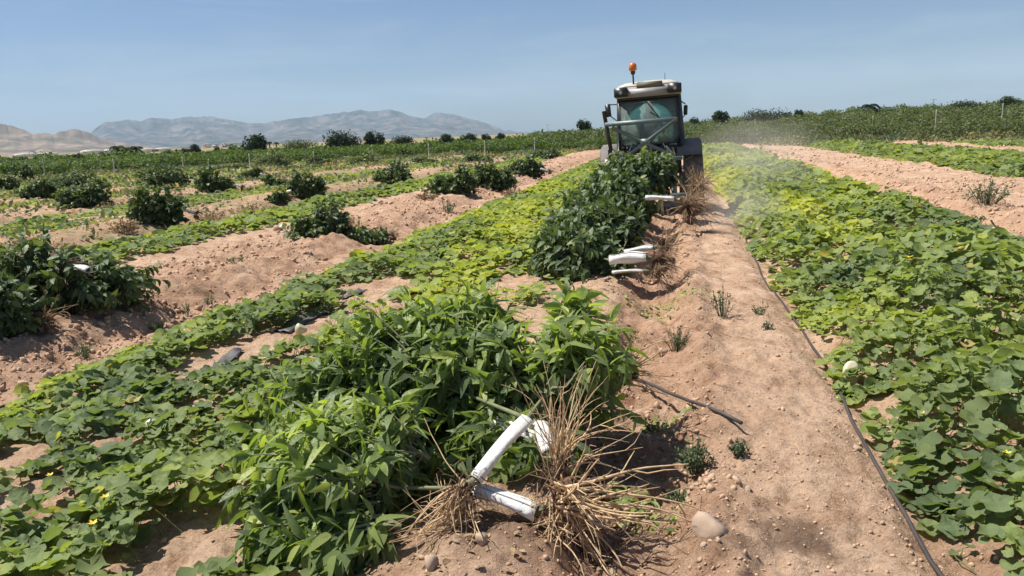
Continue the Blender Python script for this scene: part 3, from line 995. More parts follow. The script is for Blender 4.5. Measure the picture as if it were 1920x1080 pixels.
# ------------------------------------------------------------------ pulled saplings lying over the left field
FIELD = [  # px, base py, width px, height px, sleeve, label
    (165, 602, 285, 140, 1, 'wide dark pulled sapling on the left bank, bright white sleeve at its top left'),
    (-55, 664, 250, 185, 0, 'dark pulled sapling cut off by the left edge, nearest of those on the left bank'),
    (600, 450, 105, 66, 0, 'pulled sapling on the left soil ridge beside a pale melon and brown twigs'),
    (690, 446, 95, 26, 0, 'low sprawling branch end lying right of the sapling on the left ridge'),
    (300, 420, 100, 55, 1, 'round pulled sapling in the left field with a white sleeve at its right foot'),
    (160, 400, 78, 42, 0, 'pulled sapling with a brown root tail, between two bare strips at far left'),
    (408, 366, 68, 40, 1, 'small pulled sapling with a short white sleeve pointing to the right, mid left field'),
    (575, 378, 72, 46, 1, 'pulled sapling with a pale sleeve on its left side, between bare strips'),
    (523, 376, 34, 24, 0, 'small clump touching the left of the sapling with the pale sleeve'),
    (516, 348, 40, 24, 0, 'small dark clump just above a pulled sapling and its pale sleeve'),
    (740, 346, 74, 42, 0, 'round dark pulled sapling at the head of a bare strip, left of the middle'),
    (848, 368, 84, 48, 0, 'pulled sapling with leaves spread wide, first of three on the long ridge'),
    (925, 352, 78, 48, 0, 'pulled sapling in the middle of three on the long ridge'),
    (990, 331, 64, 34, 1, 'pulled sapling with a white sleeve, last of three on the long ridge'),
    (1022, 300, 62, 22, 0, 'small flat pulled sapling at the far end of the long ridge'),
    (305, 356, 92, 36, 1, 'wide pulled sapling behind the round one in the left field'),
    (75, 374, 56, 28, 0, 'small round pulled sapling near the left edge, lit bare strip before it'),
    (128, 357, 84, 26, 0, 'long low pulled sapling behind the small round one near the left edge'),
    (8, 363, 48, 38, 0, 'pulled sapling half cut off at the left edge before the vineyard'),
    (52, 341, 24, 26, 0, 'narrow upright pulled sapling by the vineyard edge at far left'),
    (680, 311, 58, 26, 0, 'greyish dusty pulled sapling before the vineyard, left of the middle'),
    (602, 313, 44, 18, 0, 'small dark clump before the vineyard, right of a grey olive one'),
    (514, 314, 62, 30, 0, 'grey olive dusty sapling at the vineyard edge under the dark tree'),
    (470, 338, 46, 20, 1, 'low pulled sapling with a pale dot of sleeve, behind the mid left ones'),
    (796, 308, 44, 12, 0, 'very low green clump on the brown weedy edge of the vineyard'),
    (312, 326, 42, 14, 0, 'low dark clump on the pale strip before the left vineyard'),
    (430, 321, 60, 10, 0, 'flat dark clump along the vineyard edge, mid left'),
    (897, 304, 44, 14, 0, 'low green clump on the far end of the field before the fence'),
]
for i, (px, py, wp, hp, tb, lab) in enumerate(FIELD):
    x, y, z = ground_at(px, py)
    d = math.hypot(x, y)
    kk = 1.0 if i < 2 else 1.16
    w_ = wp / FOC * d * .5 * kk; h_ = hp / FOC * d * .5 * kk
    ux, uy = x / d, y / d
    x += ux * w_ * .6; y += uy * w_ * .6
    z = gz(x, y, False)
    near = d < 12
    ntw = int(min(230, max(14, 150 * (w_ / .6) * (h_ / .35)))) if near else int(min(150, max(16, 125 * (w_ / .6) * (h_ / .35))))
    rx, ry, rz = x + w_ * .85 * uy * (1 if i % 3 else 1), y - w_ * .85 * ux, z + .10
    tube = None
    if tb:
        sgn = -1 if i in (0, 7) else 1
        rx, ry = x + sgn * w_ * 1.05 * uy - ux * w_ * .3, y - sgn * w_ * 1.05 * ux - uy * w_ * .3
        rz = z + (h_ * 1.1 if i == 0 else .16)
        tube = ((rx - sgn * .03 * uy, ry + sgn * .03 * ux, rz), (rx - sgn * .30 * uy - ux * .05, ry + sgn * .30 * ux - uy * .05, rz + (-.03 if i == 0 else .09)))
    rg = random.Random(i * 3 + 1)
    cr_ = []
    for q in range(3):
        f1 = (q - 1) * .42 * w_ + rg.uniform(-.12, .12) * w_
        hh = h_ * (rg.uniform(.5, .8) if q != i % 3 else 1.0)
        cr_.append(((x + f1 * uy + rg.uniform(-.2, .2) * w_ * ux, y - f1 * ux + rg.uniform(-.2, .2) * w_ * uy, z + hh * .9), (w_ * rg.uniform(.45, .62), w_ * rg.uniform(.45, .6), hh * 1.15), max(6, int(ntw * rg.uniform(.3, .5))), 9 if near else 8))
    if i == 0:
        rp = PZ(116, 498, 5.6); rx, ry, rz = rp
        tube = (PZ(130, 500, 5.6), PZ(167, 507, 5.55))
    sapling(lab, cr_, (rx, ry, rz), (uy, -ux, .1), tube,
            30 if near else 16, .3, .10 if near else .105, 40 + i, False, 1 if near else 2, M_CITRUS_FAR, 'pulled saplings left lying in rows over the left field', .036 if i == 0 else .05,
            .005 if near else .009, tintb={20: .35, 22: .35}.get(i, 0), spread=.7, rootup=.1)

# ------------------------------------------------------------------ hoses and mulch film
def hose(name, pix, rad, label, lift=.0, group=None, wob=.02):
    pts = []
    P0 = [ground_at(*p) for p in pix]
    for a, b in zip(P0[:-1], P0[1:]):
        L_ = math.hypot(b[0] - a[0], b[1] - a[1])
        k = max(2, int(L_ / .12))
        for j in range(k):
            q = j / k
            pts.append((a[0] + (b[0] - a[0]) * q, a[1] + (b[1] - a[1]) * q))
    pts.append(P0[-1][:2])
    pts = np.array(pts)
    nz = (fbm(pts[:, 0] * .9, pts[:, 1] * .9, 3, 200) - .5) * wob * 2
    pts[:, 0] += nz
    z = ground_z(pts[:, 0], pts[:, 1])
    zz = np.array([z[max(0, i - 2):i + 3].max() for i in range(len(z))])
    zz = np.array([zz[max(0, i - 3):i + 4].mean() for i in range(len(z))])
    V, F = tube_geo(np.stack([pts[:, 0], pts[:, 1], zz + rad * .8 + lift], 1), rad, 8, True)
    o = link(name, np_mesh(name, V, F, None, True), None, M_HOSE)
    return prop(o, label, 'hose', group)
hose('drip_hose', [(1790, 1130), (1745, 1062), (1700, 975), (1640, 872), (1600, 800), (1560, 712), (1500, 620), (1440, 540), (1410, 480), (1392, 430), (1378, 400)], .0095,
     'long black irrigation hose down the right side of the bare wheel path')
hose('drip_hose', [(0, 772), (90, 740), (180, 706), (260, 672), (330, 646), (400, 602), (470, 572), (560, 540), (640, 508), (760, 455)], .009,
     'thin black hose between the left soil ridge and the yellowish melon leaves')
hose('broken_hose', [(1195, 740), (1290, 776), (1390, 818)], .010, 'short broken dark hose end lying across the path right of the near saplings', .012, None, .004)

def film(pix, wd, label, seed):
    P0 = [ground_at(*p) for p in pix]
    n = 14; V = []; F = []
    for i in range(n):
        q = i / (n - 1) * (len(P0) - 1); k = min(int(q), len(P0) - 2); q -= k
        x = P0[k][0] * (1 - q) + P0[k + 1][0] * q; y = P0[k][1] * (1 - q) + P0[k + 1][1] * q
        ww = wd * (.75 + .5 * vn(i * .6, seed, 3))
        for j in range(7):
            xx = x + (j / 6 - .5) * ww * CR; yy = y - (j / 6 - .5) * ww * SR
            V.append((xx, yy, gz(xx, yy) + .002 + .03 * float(vn(i * .9 + j * .35, j * 1.1 + seed, 4))))
    for i in range(n - 1):
        for j in range(6):
            a = i * 7 + j; F.append((a, a + 1, a + 8, a + 7))
    o = link('mulch_film', np_mesh('mulch_film', np.array(V), np.array(F), None, True), None, M_MULCH)
    sm = o.modifiers.new('thickness', 'SOLIDIFY'); sm.thickness = .002
    prop(o, label, 'plastic film', None)
film([(398, 700), (420, 680), (448, 662)], .12, 'strip of black mulch film showing at the edge of a bare patch, nearer one', 1)
film([(525, 625), (560, 605), (605, 585)], .20, 'wrinkled black mulch film between yellow vines and a bare patch', 2)
film([(640, 560), (680, 548)], .14, 'small grey glimpse of mulch film under the leaves before the third bare patch', 3)
film([(60, 1078), (90, 1052)], .08, 'scrap of dark film under leaves at the bottom left corner', 4)

# ------------------------------------------------------------------ stones, fruit, flowers
def stone(px, py, w_px, h_px, label, m=M_STONE, name='stone', cat='stone', seed=0, flat=.8, group=None):
    x, y, z = ground_at(px, py)
    d = math.sqrt(x * x + y * y + CAM_H ** 2)
    a = w_px / FOC * d * .5; b = h_px / FOC * d * .5
    V, F = rock_geo((a, a * .85, b * 1.45), seed + 5, 2 if m is M_STONE else 3, flat, .36 if m is M_STONE else .08)
    o = link(name, np_mesh(name, V, F, None, m is not M_STONE), None, m)
    o.location = (x, y, z + b * (.34 if m is M_STONE else .45))
    o.rotation_euler = (0, 0, seed * 1.3)
    return prop(o, label, cat, group)
for i, a in enumerate([
    (1328, 1022, 76, 62, 'largest pale stone, right of the root tuft at the bottom of the path'),
    (1243, 664, 28, 20, 'pale stone beside the green weed at the left edge of the path'),
    (172, 697, 28, 28, 'rounded pinkish stone on the soil slope left of the hose'),
    (93, 716, 20, 22, 'smaller pinkish stone at far left below the soil bank'),
    (810, 1066, 42, 40, 'pale stone at the bottom edge below the straw roots'),
    (905, 1018, 26, 44, 'squarish reddish stone hanging among roots in the middle bottom'),
    (1403, 916, 15, 12, 'small pale stone on the lower path'),
    (1320, 1066, 14, 14, 'small pale pebble below the largest stone'),
    (1398, 1060, 12, 12, 'small pebble in dark soil near the bottom of the path'),
    (1376, 860, 12, 10, 'small stone by the little weed at the hose end'),
    (1607, 842, 22, 12, 'flat pale stone lying against the long hose'),
    (1195, 892, 18, 16, 'small stone in the torn soil right of the roots'),
    (522, 432, 20, 18, 'pale stone on the left ridge before a pulled sapling'),
    (712, 386, 18, 12, 'pale stone on the far part of the left ridge'),
    (1910, 425, 22, 12, 'flat stone on the bare ridge at the right edge'),
    (1560, 348, 14, 8, 'small stone on the bare strip at the right'),
]):
    stone(*a, seed=i)
for i, (px, py, w_, h_, lab, m) in enumerate([
    (1597, 722, 36, 32, 'large pale round melon at the edge of the bed beside the hose', M_PALEFRUIT),
    (205, 948, 20, 17, 'small yellow green melon among leaves at lower left', M_FRUIT),
    (288, 822, 24, 20, 'pale melon among leaves beside a yellow leaf, lower left', M_PALEFRUIT),
    (448, 740, 14, 12, 'tiny pale melon in the vines left of the near heap', M_FRUIT),
    (566, 632, 22, 18, 'pale melon by the bare patch behind the near heap', M_PALEFRUIT),
    (1812, 655, 14, 12, 'small pale fruit near the soil gap in the right bed', M_FRUIT),
    (1510, 412, 26, 10, 'pale flattened melon in the right bed, farther up', M_PALEFRUIT),
    (1570, 455, 24, 10, 'pale melon in the right bed below the farther one', M_PALEFRUIT),
    (530, 432, 14, 12, 'pale melon left behind on the left ridge', M_PALEFRUIT),
]):
    o = stone(px, py, w_, h_, lab, m, 'melon', 'melon', 30 + i, 1.0)
    o.location.z += .05
def flower(px, py, sz, label):
    x, y, z = ground_at(px, py)
    acc = Acc()
    for k in range(5):
        a = k * 1.2566
        tv = np.array([(0, 0, 0), (.5, -.28, .18), (1, 0, .3), (.5, .28, .18)]); tf = np.array([(0, 1, 2), (0, 2, 3)])
        D = np.array([[math.cos(a), math.sin(a), .25]]); N = np.array([[0, 0, 1.0]])
        acc.add(*scatter(tv, tf, np.zeros((1, 3)), frames(D, N), np.array([sz]), np.array([.5])))
    V, F = rock_geo((sz * .2,) * 3, 1, 1, 1, .05)
    acc.add(V, F)
    o = acc.build('melon_flower', M_FLOWER)
    o.location = (x, y, z + .20)
    prop(o, label, 'flower')
for a in [(1728, 850, .026, 'bright yellow melon flower in the right bed near the hose'),
          (212, 1020, .022, 'yellow melon flower at the lower left, higher one'),
          (190, 1075, .024, 'yellow melon flower close to the bottom edge at lower left'),
          (108, 972, .02, 'yellowish flower left of the small melon at lower left'),
          (1700, 520, .06, 'large yellow spent bloom in the middle of the right bed'),
          (1880, 935, .02, 'small yellow flower in the right bed near the right edge')]:
    flower(*a)

# ------------------------------------------------------------------ weeds on the bare strips
def tuft(px, py, w_px, h_px, n, label, m=M_WEED, t0=.0, t1=.6, stiff=.6, name='weed_tuft', cat='weed', leafy=True, group=None, seed=0):
    rng = np.random.default_rng(int(px * 7 + py))
    x, y, z = ground_at(px, py)
    d = math.sqrt(x * x + y * y + CAM_H ** 2)
    W_ = w_px / FOC * d * .5; H_ = h_px / FOC * d
    acc = Acc()
    for i in range(n):
        a = rng.uniform(0, 6.28); q = rng.random() ** .6
        b = np.array([math.cos(a), math.sin(a), 0]) * W_ * .35 * q
        e = np.array([math.cos(a), math.sin(a), 0]) * W_ * q + [0, 0, H_ * rng.uniform(.45, 1.1) * (1.05 - .45 * q)]
        mid = (b + e) / 2 + [0, 0, H_ * .12]
        pts = [b * (1 - u) ** 2 + mid * 2 * u * (1 - u) + e * u * u for u in (0, .35, .7, 1)]
        th = max(.0022, .0009 * d ** .5)
        tt = rng.uniform(t0, t1)
        V, F = tube_geo(pts, [th, th * .8, th * .6, th * .3], 3); acc.add(V, F, tt)
        if leafy:
            k = 6
            qq = rng.uniform(.25, 1, k)
            P = np.array([b * (1 - u) ** 2 + mid * 2 * u * (1 - u) + e * u * u for u in qq])
            D = rng.normal(size=(k, 3)) + [0, 0, .6]; N = rng.normal(size=(k, 3)) + [0, 0, 1]
            acc.add(*scatter(*BL2, P, frames(D, N), rng.uniform(.5, 1.2, k) * max(.022, .0035 * d), np.full(k, tt)))
    o = acc.build(name, m)
    o.location = (x, y, z)
    return prop(o, label, cat, group)
TUFTS = [
    (1355, 598, 50, 62, 30, 'upright grey green weed with a dark shaded foot on the path'),
    (1270, 655, 62, 55, 45, 'wide grey green weed on the path beside a pale stone'),
    (1302, 880, 78, 72, 60, 'dense grey green weed on the path left of the broken hose end'),
    (1386, 850, 40, 36, 26, 'small weed right under the broken hose end'),
    (1275, 948, 60, 30, 30, 'low weed in the shade right of the root tuft'),
    (1425, 590, 36, 24, 18, 'small pale weed on the path near the long hose'),
    (1440, 615, 22, 20, 14, 'tiny weed on the path just below the pale one'),
    (1232, 815, 60, 34, 30, 'leafy green weed at the right foot of the near heap'),
    (160, 680, 44, 34, 24, 'dark weed above the rounded pinkish stone on the left slope'),
    (293, 588, 48, 26, 22, 'low green weed on the left bank in front of the wide dark sapling'),
    (350, 580, 18, 30, 10, 'thin upright weed on the left bank, left of two'),
    (395, 576, 24, 32, 12, 'thin upright weed on the left bank, right of two'),
    (445, 500, 40, 16, 14, 'low weed on the top of the left ridge'),
    (840, 400, 36, 30, 20, 'grey weed on the far part of the left ridge'),
    (1430, 290, 44, 14, 16, 'small dark weed at the far end of the wheel path'),
    (1832, 405, 28, 24, 20, 'small green weed before the dry dark bush on the right strip'),
]
for a in TUFTS: tuft(*a)
tuft(1850, 388, 96, 44, 70, 'dry dark twiggy bush standing on the bare strip at the right', M_WEED, .1, .6, name='dry_bush', cat='bush')
for px, py, w_, lab in [(1600, 378, 50, 'low dull weed on the bare strip at right, left of the dry bush'), (1730, 395, 60, 'faint brown weed patch on the right bare strip'), (1545, 385, 26, 'small weed where the right bare strip meets the melon bed')]:
    tuft(px, py, w_, 12, 24, lab, M_WEED, .4, .9)
DRYW = [(470, 408, 90, 30, 'tangle of dry brown weeds beside the bare strip in the left field'), (395, 418, 80, 26, 'dry brown weeds left of the larger dry tangle'),
        (235, 430, 60, 22, 'dry weeds left of the round sapling with the white sleeve'), (320, 372, 60, 22, 'reddish dry roots and weeds under the wide sapling'),
        (205, 398, 50, 18, 'brown root tail beside the sapling at far left'), (110, 490, 60, 40, 'dry straw weeds behind the wide dark sapling'),
        (30, 470, 90, 40, 'grey green weeds by the left edge behind the dark saplings'), (535, 352, 60, 22, 'brown dry clump between two small saplings'),
        (960, 372, 60, 20, 'dry weeds at the foot of the long ridge saplings'), (800, 380, 50, 14, 'dry weeds by the first sapling on the long ridge'),
        (640, 428, 70, 30, 'dry brown twigs right of the sapling on the left ridge')]
for px, py, w_, h_, lab in DRYW:
    tuft(px, py, w_, h_, 60, lab, M_DRY if px != 30 else M_WEED, 0, .8, name='dry_weeds', cat='weeds')

def litter_patch(name, pix, rad, n, label, m, sz, t0=0, t1=.8):
    rng = np.random.default_rng(n)
    acc = Acc()
    for px, py in pix:
        x0, y0, _ = ground_at(px, py)
        a = rng.uniform(0, 6.28, n); q = rad * rng.random(n) ** .6
        x, y = x0 + q * np.cos(a), y0 + q * np.sin(a)
        P = np.stack([x, y, ground_z(x, y) + .006 + .008 * rng.random(n)], 1)
        D = rng.normal(size=(n, 3)) * [1, 1, .22]; N = rng.normal(size=(n, 3)) * .3 + [0, 0, 1]
        acc.add(*scatter(*BL1, P, frames(D, N), sz * rng.uniform(.4, 1.2, n), rng.uniform(t0, t1, n)))
    o = acc.build(name, m)
    prop(o, label, 'fallen leaves', None, 'stuff')
litter_patch('fallen_leaves', [(1270, 575), (1245, 590)], .42, 130, 'scattered green leaves dropped on the path beyond the near heap', M_CITRUS, .06, .4, 1)
litter_patch('fallen_leaves', [(1130, 940), (1180, 960), (1250, 800), (1220, 990)], .16, 60, 'loose green leaves and grass under the big root tuft', M_CITRUS, .06, .4, 1)
litter_patch('straw_litter', [(1180, 560), (1150, 620), (860, 1000), (1200, 870), (1120, 1020)], .35, 110, 'straw and root scraps strewn over the torn soil', M_DRY, .045)

# ------------------------------------------------------------------ tractor
def box(c, h, rot=None, bev=.01):
    bm = bmesh.new()
    bmesh.ops.create_cube(bm, size=1)
    for v in bm.verts:
        v.co = Vector((v.co.x * h[0] * 2, v.co.y * h[1] * 2, v.co.z * h[2] * 2))
    if bev:
        bmesh.ops.bevel(bm, geom=list(bm.edges), offset=min(bev, min(h) * .6), segments=2, affect='EDGES')
    bmesh.ops.triangulate(bm, faces=bm.faces)
    V = np.array([v.co[:] for v in bm.verts]); F = np.array([[v.index for v in f.verts] for f in bm.faces])
    bm.free()
    if rot is not None:
        V = V @ np.array(Euler(rot).to_matrix()).T
    return V + np.array(c), F

def prism(outline, y0, y1, bev=.0, axis='y'):
    """outline of (x,z) points, from y0 to y1"""
    bm = bmesh.new()
    vs = [bm.verts.new((p[0], y0, p[1])) for p in outline]
    f = bm.faces.new(vs)
    e = bmesh.ops.extrude_face_region(bm, geom=[f])
    for v in e['geom']:
        if isinstance(v, bmesh.types.BMVert): v.co.y = y1
    bmesh.ops.recalc_face_normals(bm, faces=bm.faces)
    if bev: bmesh.ops.bevel(bm, geom=list(bm.edges), offset=bev, segments=2, affect='EDGES')
    bmesh.ops.triangulate(bm, faces=bm.faces)
    V = np.array([v.co[:] for v in bm.verts]); F = np.array([[v.index for v in f.verts] for f in bm.faces])
    bm.free()
    if axis == 'x': V = V[:, [1, 0, 2]]; F = F[:, ::-1]
    return V, F

def bar(a, b, r, sq=True):
    a, b = np.array(a, float), np.array(b, float)
    V, F = tube_geo([a, a + (b - a) * .5, b], r * (1.3 if sq else 1), 4 if sq else 10, True)
    return V, F

def lathe(profile, n=28, axis='x'):
    """profile of (r, offset along axis)"""
    V = []; F = []
    for r_, o_ in profile:
        for k in range(n):
            a = 2 * math.pi * k / n
            V.append((o_, r_ * math.cos(a), r_ * math.sin(a)) if axis == 'x' else (r_ * math.cos(a), r_ * math.sin(a), o_))
    for i in range(len(profile) - 1):
        for k in range(n):
            q = (i * n + k, i * n + (k + 1) % n, (i + 1) * n + (k + 1) % n, (i + 1) * n + k)
            F += [(q[0], q[1], q[2]), (q[0], q[2], q[3])]
    return np.array(V), np.array(F)

M_TDARK = simple('tractor_dark_paint', (.06, .07, .07), .45, var=.2, dust=.45, dustcol=(.20, .17, .14))
M_TGREY = simple('tractor_grey_plastic', (.10, .095, .09), .8, var=.12, dust=.5, dustcol=(.30, .25, .2))
M_TROOF = simple('tractor_roof_cream', (.50, .47, .395), .5, var=.06, dust=.3, dustcol=(.42, .36, .28))
M_TROOFG = simple('tractor_roof_grey', (.30, .285, .285), .5, var=.08, dust=.35, dustcol=(.36, .31, .26))
M_OLIVE = simple('roof_hatch_olive', (.16, .15, .10), .6, var=.1)
M_TEAL = simple('implement_teal_paint', (.125, .19, .185), .5, .1, .18, 14, dust=.35, dustcol=(.30, .27, .22))
M_TYRE = simple('tyre_rubber', (.05, .047, .044), .9, var=.25, dust=.95, dustcol=(.28, .22, .165))
M_RIM = simple('rim_paint', (.30, .30, .29), .5, .3, dust=.5)
M_STEEL = simple('worn_steel', (.42, .41, .40), .35, .7, dust=.3)
M_BLACK = simple('black_plastic', (.025, .025, .027), .4, var=.1)
M_SEAT = simple('seat_fabric', (.05, .05, .055), .9)
M_ORANGE = simple('orange_beacon_lens', (.62, .17, .03), .25, var=.1, spec=.6)
M_LENS = simple('lamp_lens', (.75, .75, .78), .12, var=.05, spec=.8)
M_SKIN = simple('skin', (.35, .20, .13), .6, var=.08)
M_SHIRT = simple('dark_shirt', (.05, .06, .08), .85)
M_CAPM = simple('dark_cap', (.03, .035, .04), .85)

def glass_mat(name, tint, dust):
    m, n, out = mat(name)
    tr = n.nodes.new('ShaderNodeBsdfTransparent'); tr.inputs[0].default_value = (*tint, 1)
    gl = n.nodes.new('ShaderNodeBsdfGlossy'); gl.inputs['Roughness'].default_value = .06
    df = n.nodes.new('ShaderNodeBsdfDiffuse'); df.inputs[0].default_value = (.34, .43, .40, 1)
    fr = n.nodes.new('ShaderNodeFresnel'); fr.inputs[0].default_value = 1.5
    m1 = n.nodes.new('ShaderNodeMixShader'); m2 = n.nodes.new('ShaderNodeMixShader')
    tc = n.nodes.new('ShaderNodeTexCoord')
    no = n.nodes.new('ShaderNodeTexNoise'); no.inputs['Scale'].default_value = 3; no.inputs['Detail'].default_value = 6
    mr = n.nodes.new('ShaderNodeMapRange'); mr.inputs[1].default_value = .35; mr.inputs[2].default_value = .7
    mr.inputs[3].default_value = dust * .5; mr.inputs[4].default_value = dust
    L = n.links.new
    L(tc.outputs['Object'], no.inputs['Vector']); L(no.outputs['Fac'], mr.inputs[0])
    L(fr.outputs[0], m1.inputs[0]); L(tr.outputs[0], m1.inputs[1]); L(gl.outputs[0], m1.inputs[2])
    L(mr.outputs[0], m2.inputs[0]); L(m1.outputs[0], m2.inputs[1]); L(df.outputs[0], m2.inputs[2])
    L(m2.outputs[0], out.inputs[0])
    return m
M_GLASS = glass_mat('tinted_cab_glass', (.72, .92, .87), .5)
M_GLASS2 = glass_mat('clear_tinted_glass', (.66, .90, .85), .12)

TS, TT_ = -.44, 15.25              # rear axle in row coordinates
tx, ty = xy(TS, TT_)
tz = gz(tx, ty, False) - .02
TR = root('farm_tractor', (tx, ty, tz), 'dusty dark grey orchard tractor with cream cab roof and orange beacon, seen from behind', 'tractor')
TR.rotation_euler = (0, R(-2.2), -ROW)
def part(name, geos, m, parent=TR, smooth=False):
    acc = Acc()
    for V, F in geos: acc.add(V, F)
    return acc.build(name, m, parent, smooth)
# cab: floor tub, pillars, roof
part('body', [box((0, .5, .78), (.33, 1.1, .22)), box((0, .15, 1.12), (.56, .45, .16)), box((0, -.28, .95), (.30, .12, .22)), box((0, -.05, .62), (.22, .35, .16)), box((0, -.12, .98), (.58, .22, .20)), box((-.2, -.45, .82), (.30, .12, .16)), box((.36, -.4, .8), (.14, .16, .2))], M_TDARK)
part('rear_axle', [lathe([(.0, -.8), (.12, -.8), (.12, .8), (0, .8)], 14), box((0, 0, .6), (.2, .2, .2))], M_TDARK)
cabf = []
for sx in (-1, 1):
    cabf.append(bar((sx * .60, -.36, 1.22), (sx * .55, -.34, 2.27), .032))
    cabf.append(bar((sx * .64, .35, 1.2), (sx * .58, .30, 2.27), .028))
    cabf.append(bar((sx * .52, 1.12, 1.25), (sx * .50, .92, 2.27), .028))
    cabf.append(bar((sx * .60, -.36, 1.25), (sx * .52, 1.12, 1.25), .03))
cabf.append(bar((-.57, -.345, 2.25), (.57, -.345, 2.25), .035))
cabf.append(bar((-.60, -.365, 1.27), (.60, -.365, 1.27), .04))
cabf.append(bar((-.52, 1.12, 1.28), (.52, 1.12, 1.28), .03))
part('cab_frame', cabf, M_BLACK)
gl = [(-.54, 2.21), (.54, 2.21), (.57, 1.52), (.50, 1.36), (-.50, 1.36), (-.57, 1.52)]
rw = part('rear_window', [prism(gl, -.375, -.367)], M_GLASS)
inner = [(p[0] * .955, 1.79 + (p[1] - 1.79) * .94) for p in gl]
fv = []; ff = []
for k in range(6):
    for q in (gl[k], inner[k]):
        for yy in (-.392, -.36): fv.append((q[0], yy, q[1]))
for k in range(6):
    a, b = k * 4, (k + 1) % 6 * 4
    for p_, q_ in ((0, 1), (1, 3), (3, 2), (2, 0)):
        ff += [(a + p_, b + p_, b + q_), (a + p_, b + q_, a + q_)]
part('frame', [(np.array(fv), np.array(ff))], M_BLACK, rw)
part('wiper', [bar((-.05, -.40, 2.2), (.18, -.405, 1.88), .008), bar((.02, -.41, 1.98), (.28, -.41, 1.80), .007)], M_BLACK, rw)
part('windscreen', [prism([(-.50, 2.21), (.50, 2.21), (.50, 1.32), (-.50, 1.32)], 1.02, 1.028)], M_GLASS2)
for sx in (-1, 1):
    V, F = prism([(-.30, 1.32), (-.30, 2.21), (.88, 2.21), (1.05, 1.32)], -.004, .004)
    V = V[:, [1, 0, 2]]; V[:, 0] += sx * .585
    part('door_glass', [(V, F)], M_GLASS2)
# roof: grey lower band with rounded cream top
def rloft(rings):
    V = []; F = []
    n = len(rings[0])
    for r_ in rings: V += r_
    for i in range(len(rings) - 1):
        for k in range(n):
            q = (i * n + k, i * n + (k + 1) % n, (i + 1) * n + (k + 1) % n, (i + 1) * n + k)
            F += [(q[0], q[1], q[2]), (q[0], q[2], q[3])]
    b = (len(rings) - 1) * n
    F += [(b, b + k, b + k + 1) for k in range(1, n - 1)] + [(0, k + 1, k) for k in range(1, n - 1)]
    return np.array(V), np.array(F)
def rrect(hx, hy, cy, z, r, n=5):
    P = []
    for cx_, cy_, a0 in ((hx - r, hy - r, 0), (-hx + r, hy - r, 90), (-hx + r, -hy + r, 180), (hx - r, -hy + r, 270)):
        for k in range(n):
            a = R(a0 + 90 * k / (n - 1))
            P.append((cx_ + r * math.cos(a), cy + cy_ + r * math.sin(a), z))
    return P
roof = part('roof', [rloft([rrect(.60, .78, .28, 2.27, .10), rrect(.625, .80, .28, 2.30, .12), rrect(.625, .80, .28, 2.40, .12), rrect(.60, .78, .28, 2.46, .14)])], M_TROOFG, TR, True)
part('roof_cap', [rloft([rrect(.585, .765, .28, 2.455, .14), rrect(.56, .74, .28, 2.50, .16), rrect(.44, .64, .28, 2.55, .18), rrect(.22, .42, .28, 2.575, .16)])], M_TROOF, roof, True)
part('roof_hatch', [box((.04, -.515, 2.475), (.24, .03, .055), (R(14), 0, 0))], M_OLIVE, roof)
part('rear_visor', [prism([(-.40, 2.285), (.40, 2.285), (.36, 2.42), (-.36, 2.42)], -.545, -.50, .008)], M_TROOFG, roof)
for sx in (-1, 1):
    hs = part('work_light', [box((sx * .50, -.53, 2.375), (.125, .05, .085), None, .008)], M_BLACK)
    part('lens', [lathe([(0, 0), (.028, 0), (.033, .006), (0, .008)], 16, 'z')], M_LENS, hs)
    l_ = hs.children[0]
    l_.rotation_euler = (R(90), 0, 0); l_.location = (sx * .50 + .0, -.583, 2.375)
    part('bezel', [lathe([(.034, 0), (.042, 0), (.042, .012), (.034, .012)], 16, 'z')], M_TGREY, hs)
    b_ = [c for c in hs.children if c.name.startswith('bezel')][0]
    b_.rotation_euler = (R(90), 0, 0); b_.location = (sx * .50, -.582, 2.375)
bc = part('beacon', [lathe([(.0, 2.775), (.055, 2.785), (.074, 2.81), (.078, 2.86), (.068, 2.905), (.04, 2.935), (0, 2.945)], 18, 'z')], M_ORANGE, TR, True)
bc.location = (-.26, -.42, -.03)
part('beacon_post', [lathe([(.016, 2.38), (.016, 2.72), (.04, 2.73), (.045, 2.785), (0, 2.785)], 12, 'z')], M_BLACK, bc)
part('aerial', [bar((.32, -.3, 2.5), (.33, -.31, 2.68), .004)], M_BLACK)
# mirrors
for sx, x1, z1 in ((-1, .86, 2.10), (1, .70, 1.98)):
    mr_ = part('mirror', [box((sx * x1, .72, z1), (.055 if sx < 0 else .04, .02, .13 if sx < 0 else .1), (0, R(4 * sx), 0), .012)], M_BLACK)
    part('mirror_arm', [bar((sx * .56, .70, 2.2), (sx * x1, .74, z1 + .12), .010), bar((sx * .58, .70, 1.78), (sx * x1, .74, z1 - .08), .008)], M_BLACK, mr_)
part('exhaust_pipe', [lathe([(.035, 1.1), (.035, 2.05), (.028, 2.05), (.028, 2.0)], 12, 'z')], M_STEEL).location = (-.66, 1.2, 0)
# bonnet ahead of the cab
part('bonnet', [rloft([rrect(.34, .62, 1.75, .75, .1), rrect(.36, .64, 1.75, 1.0, .1), rrect(.32, .62, 1.75, 1.26, .12), rrect(.22, .55, 1.75, 1.33, .14)])], M_TGREY, TR, True)
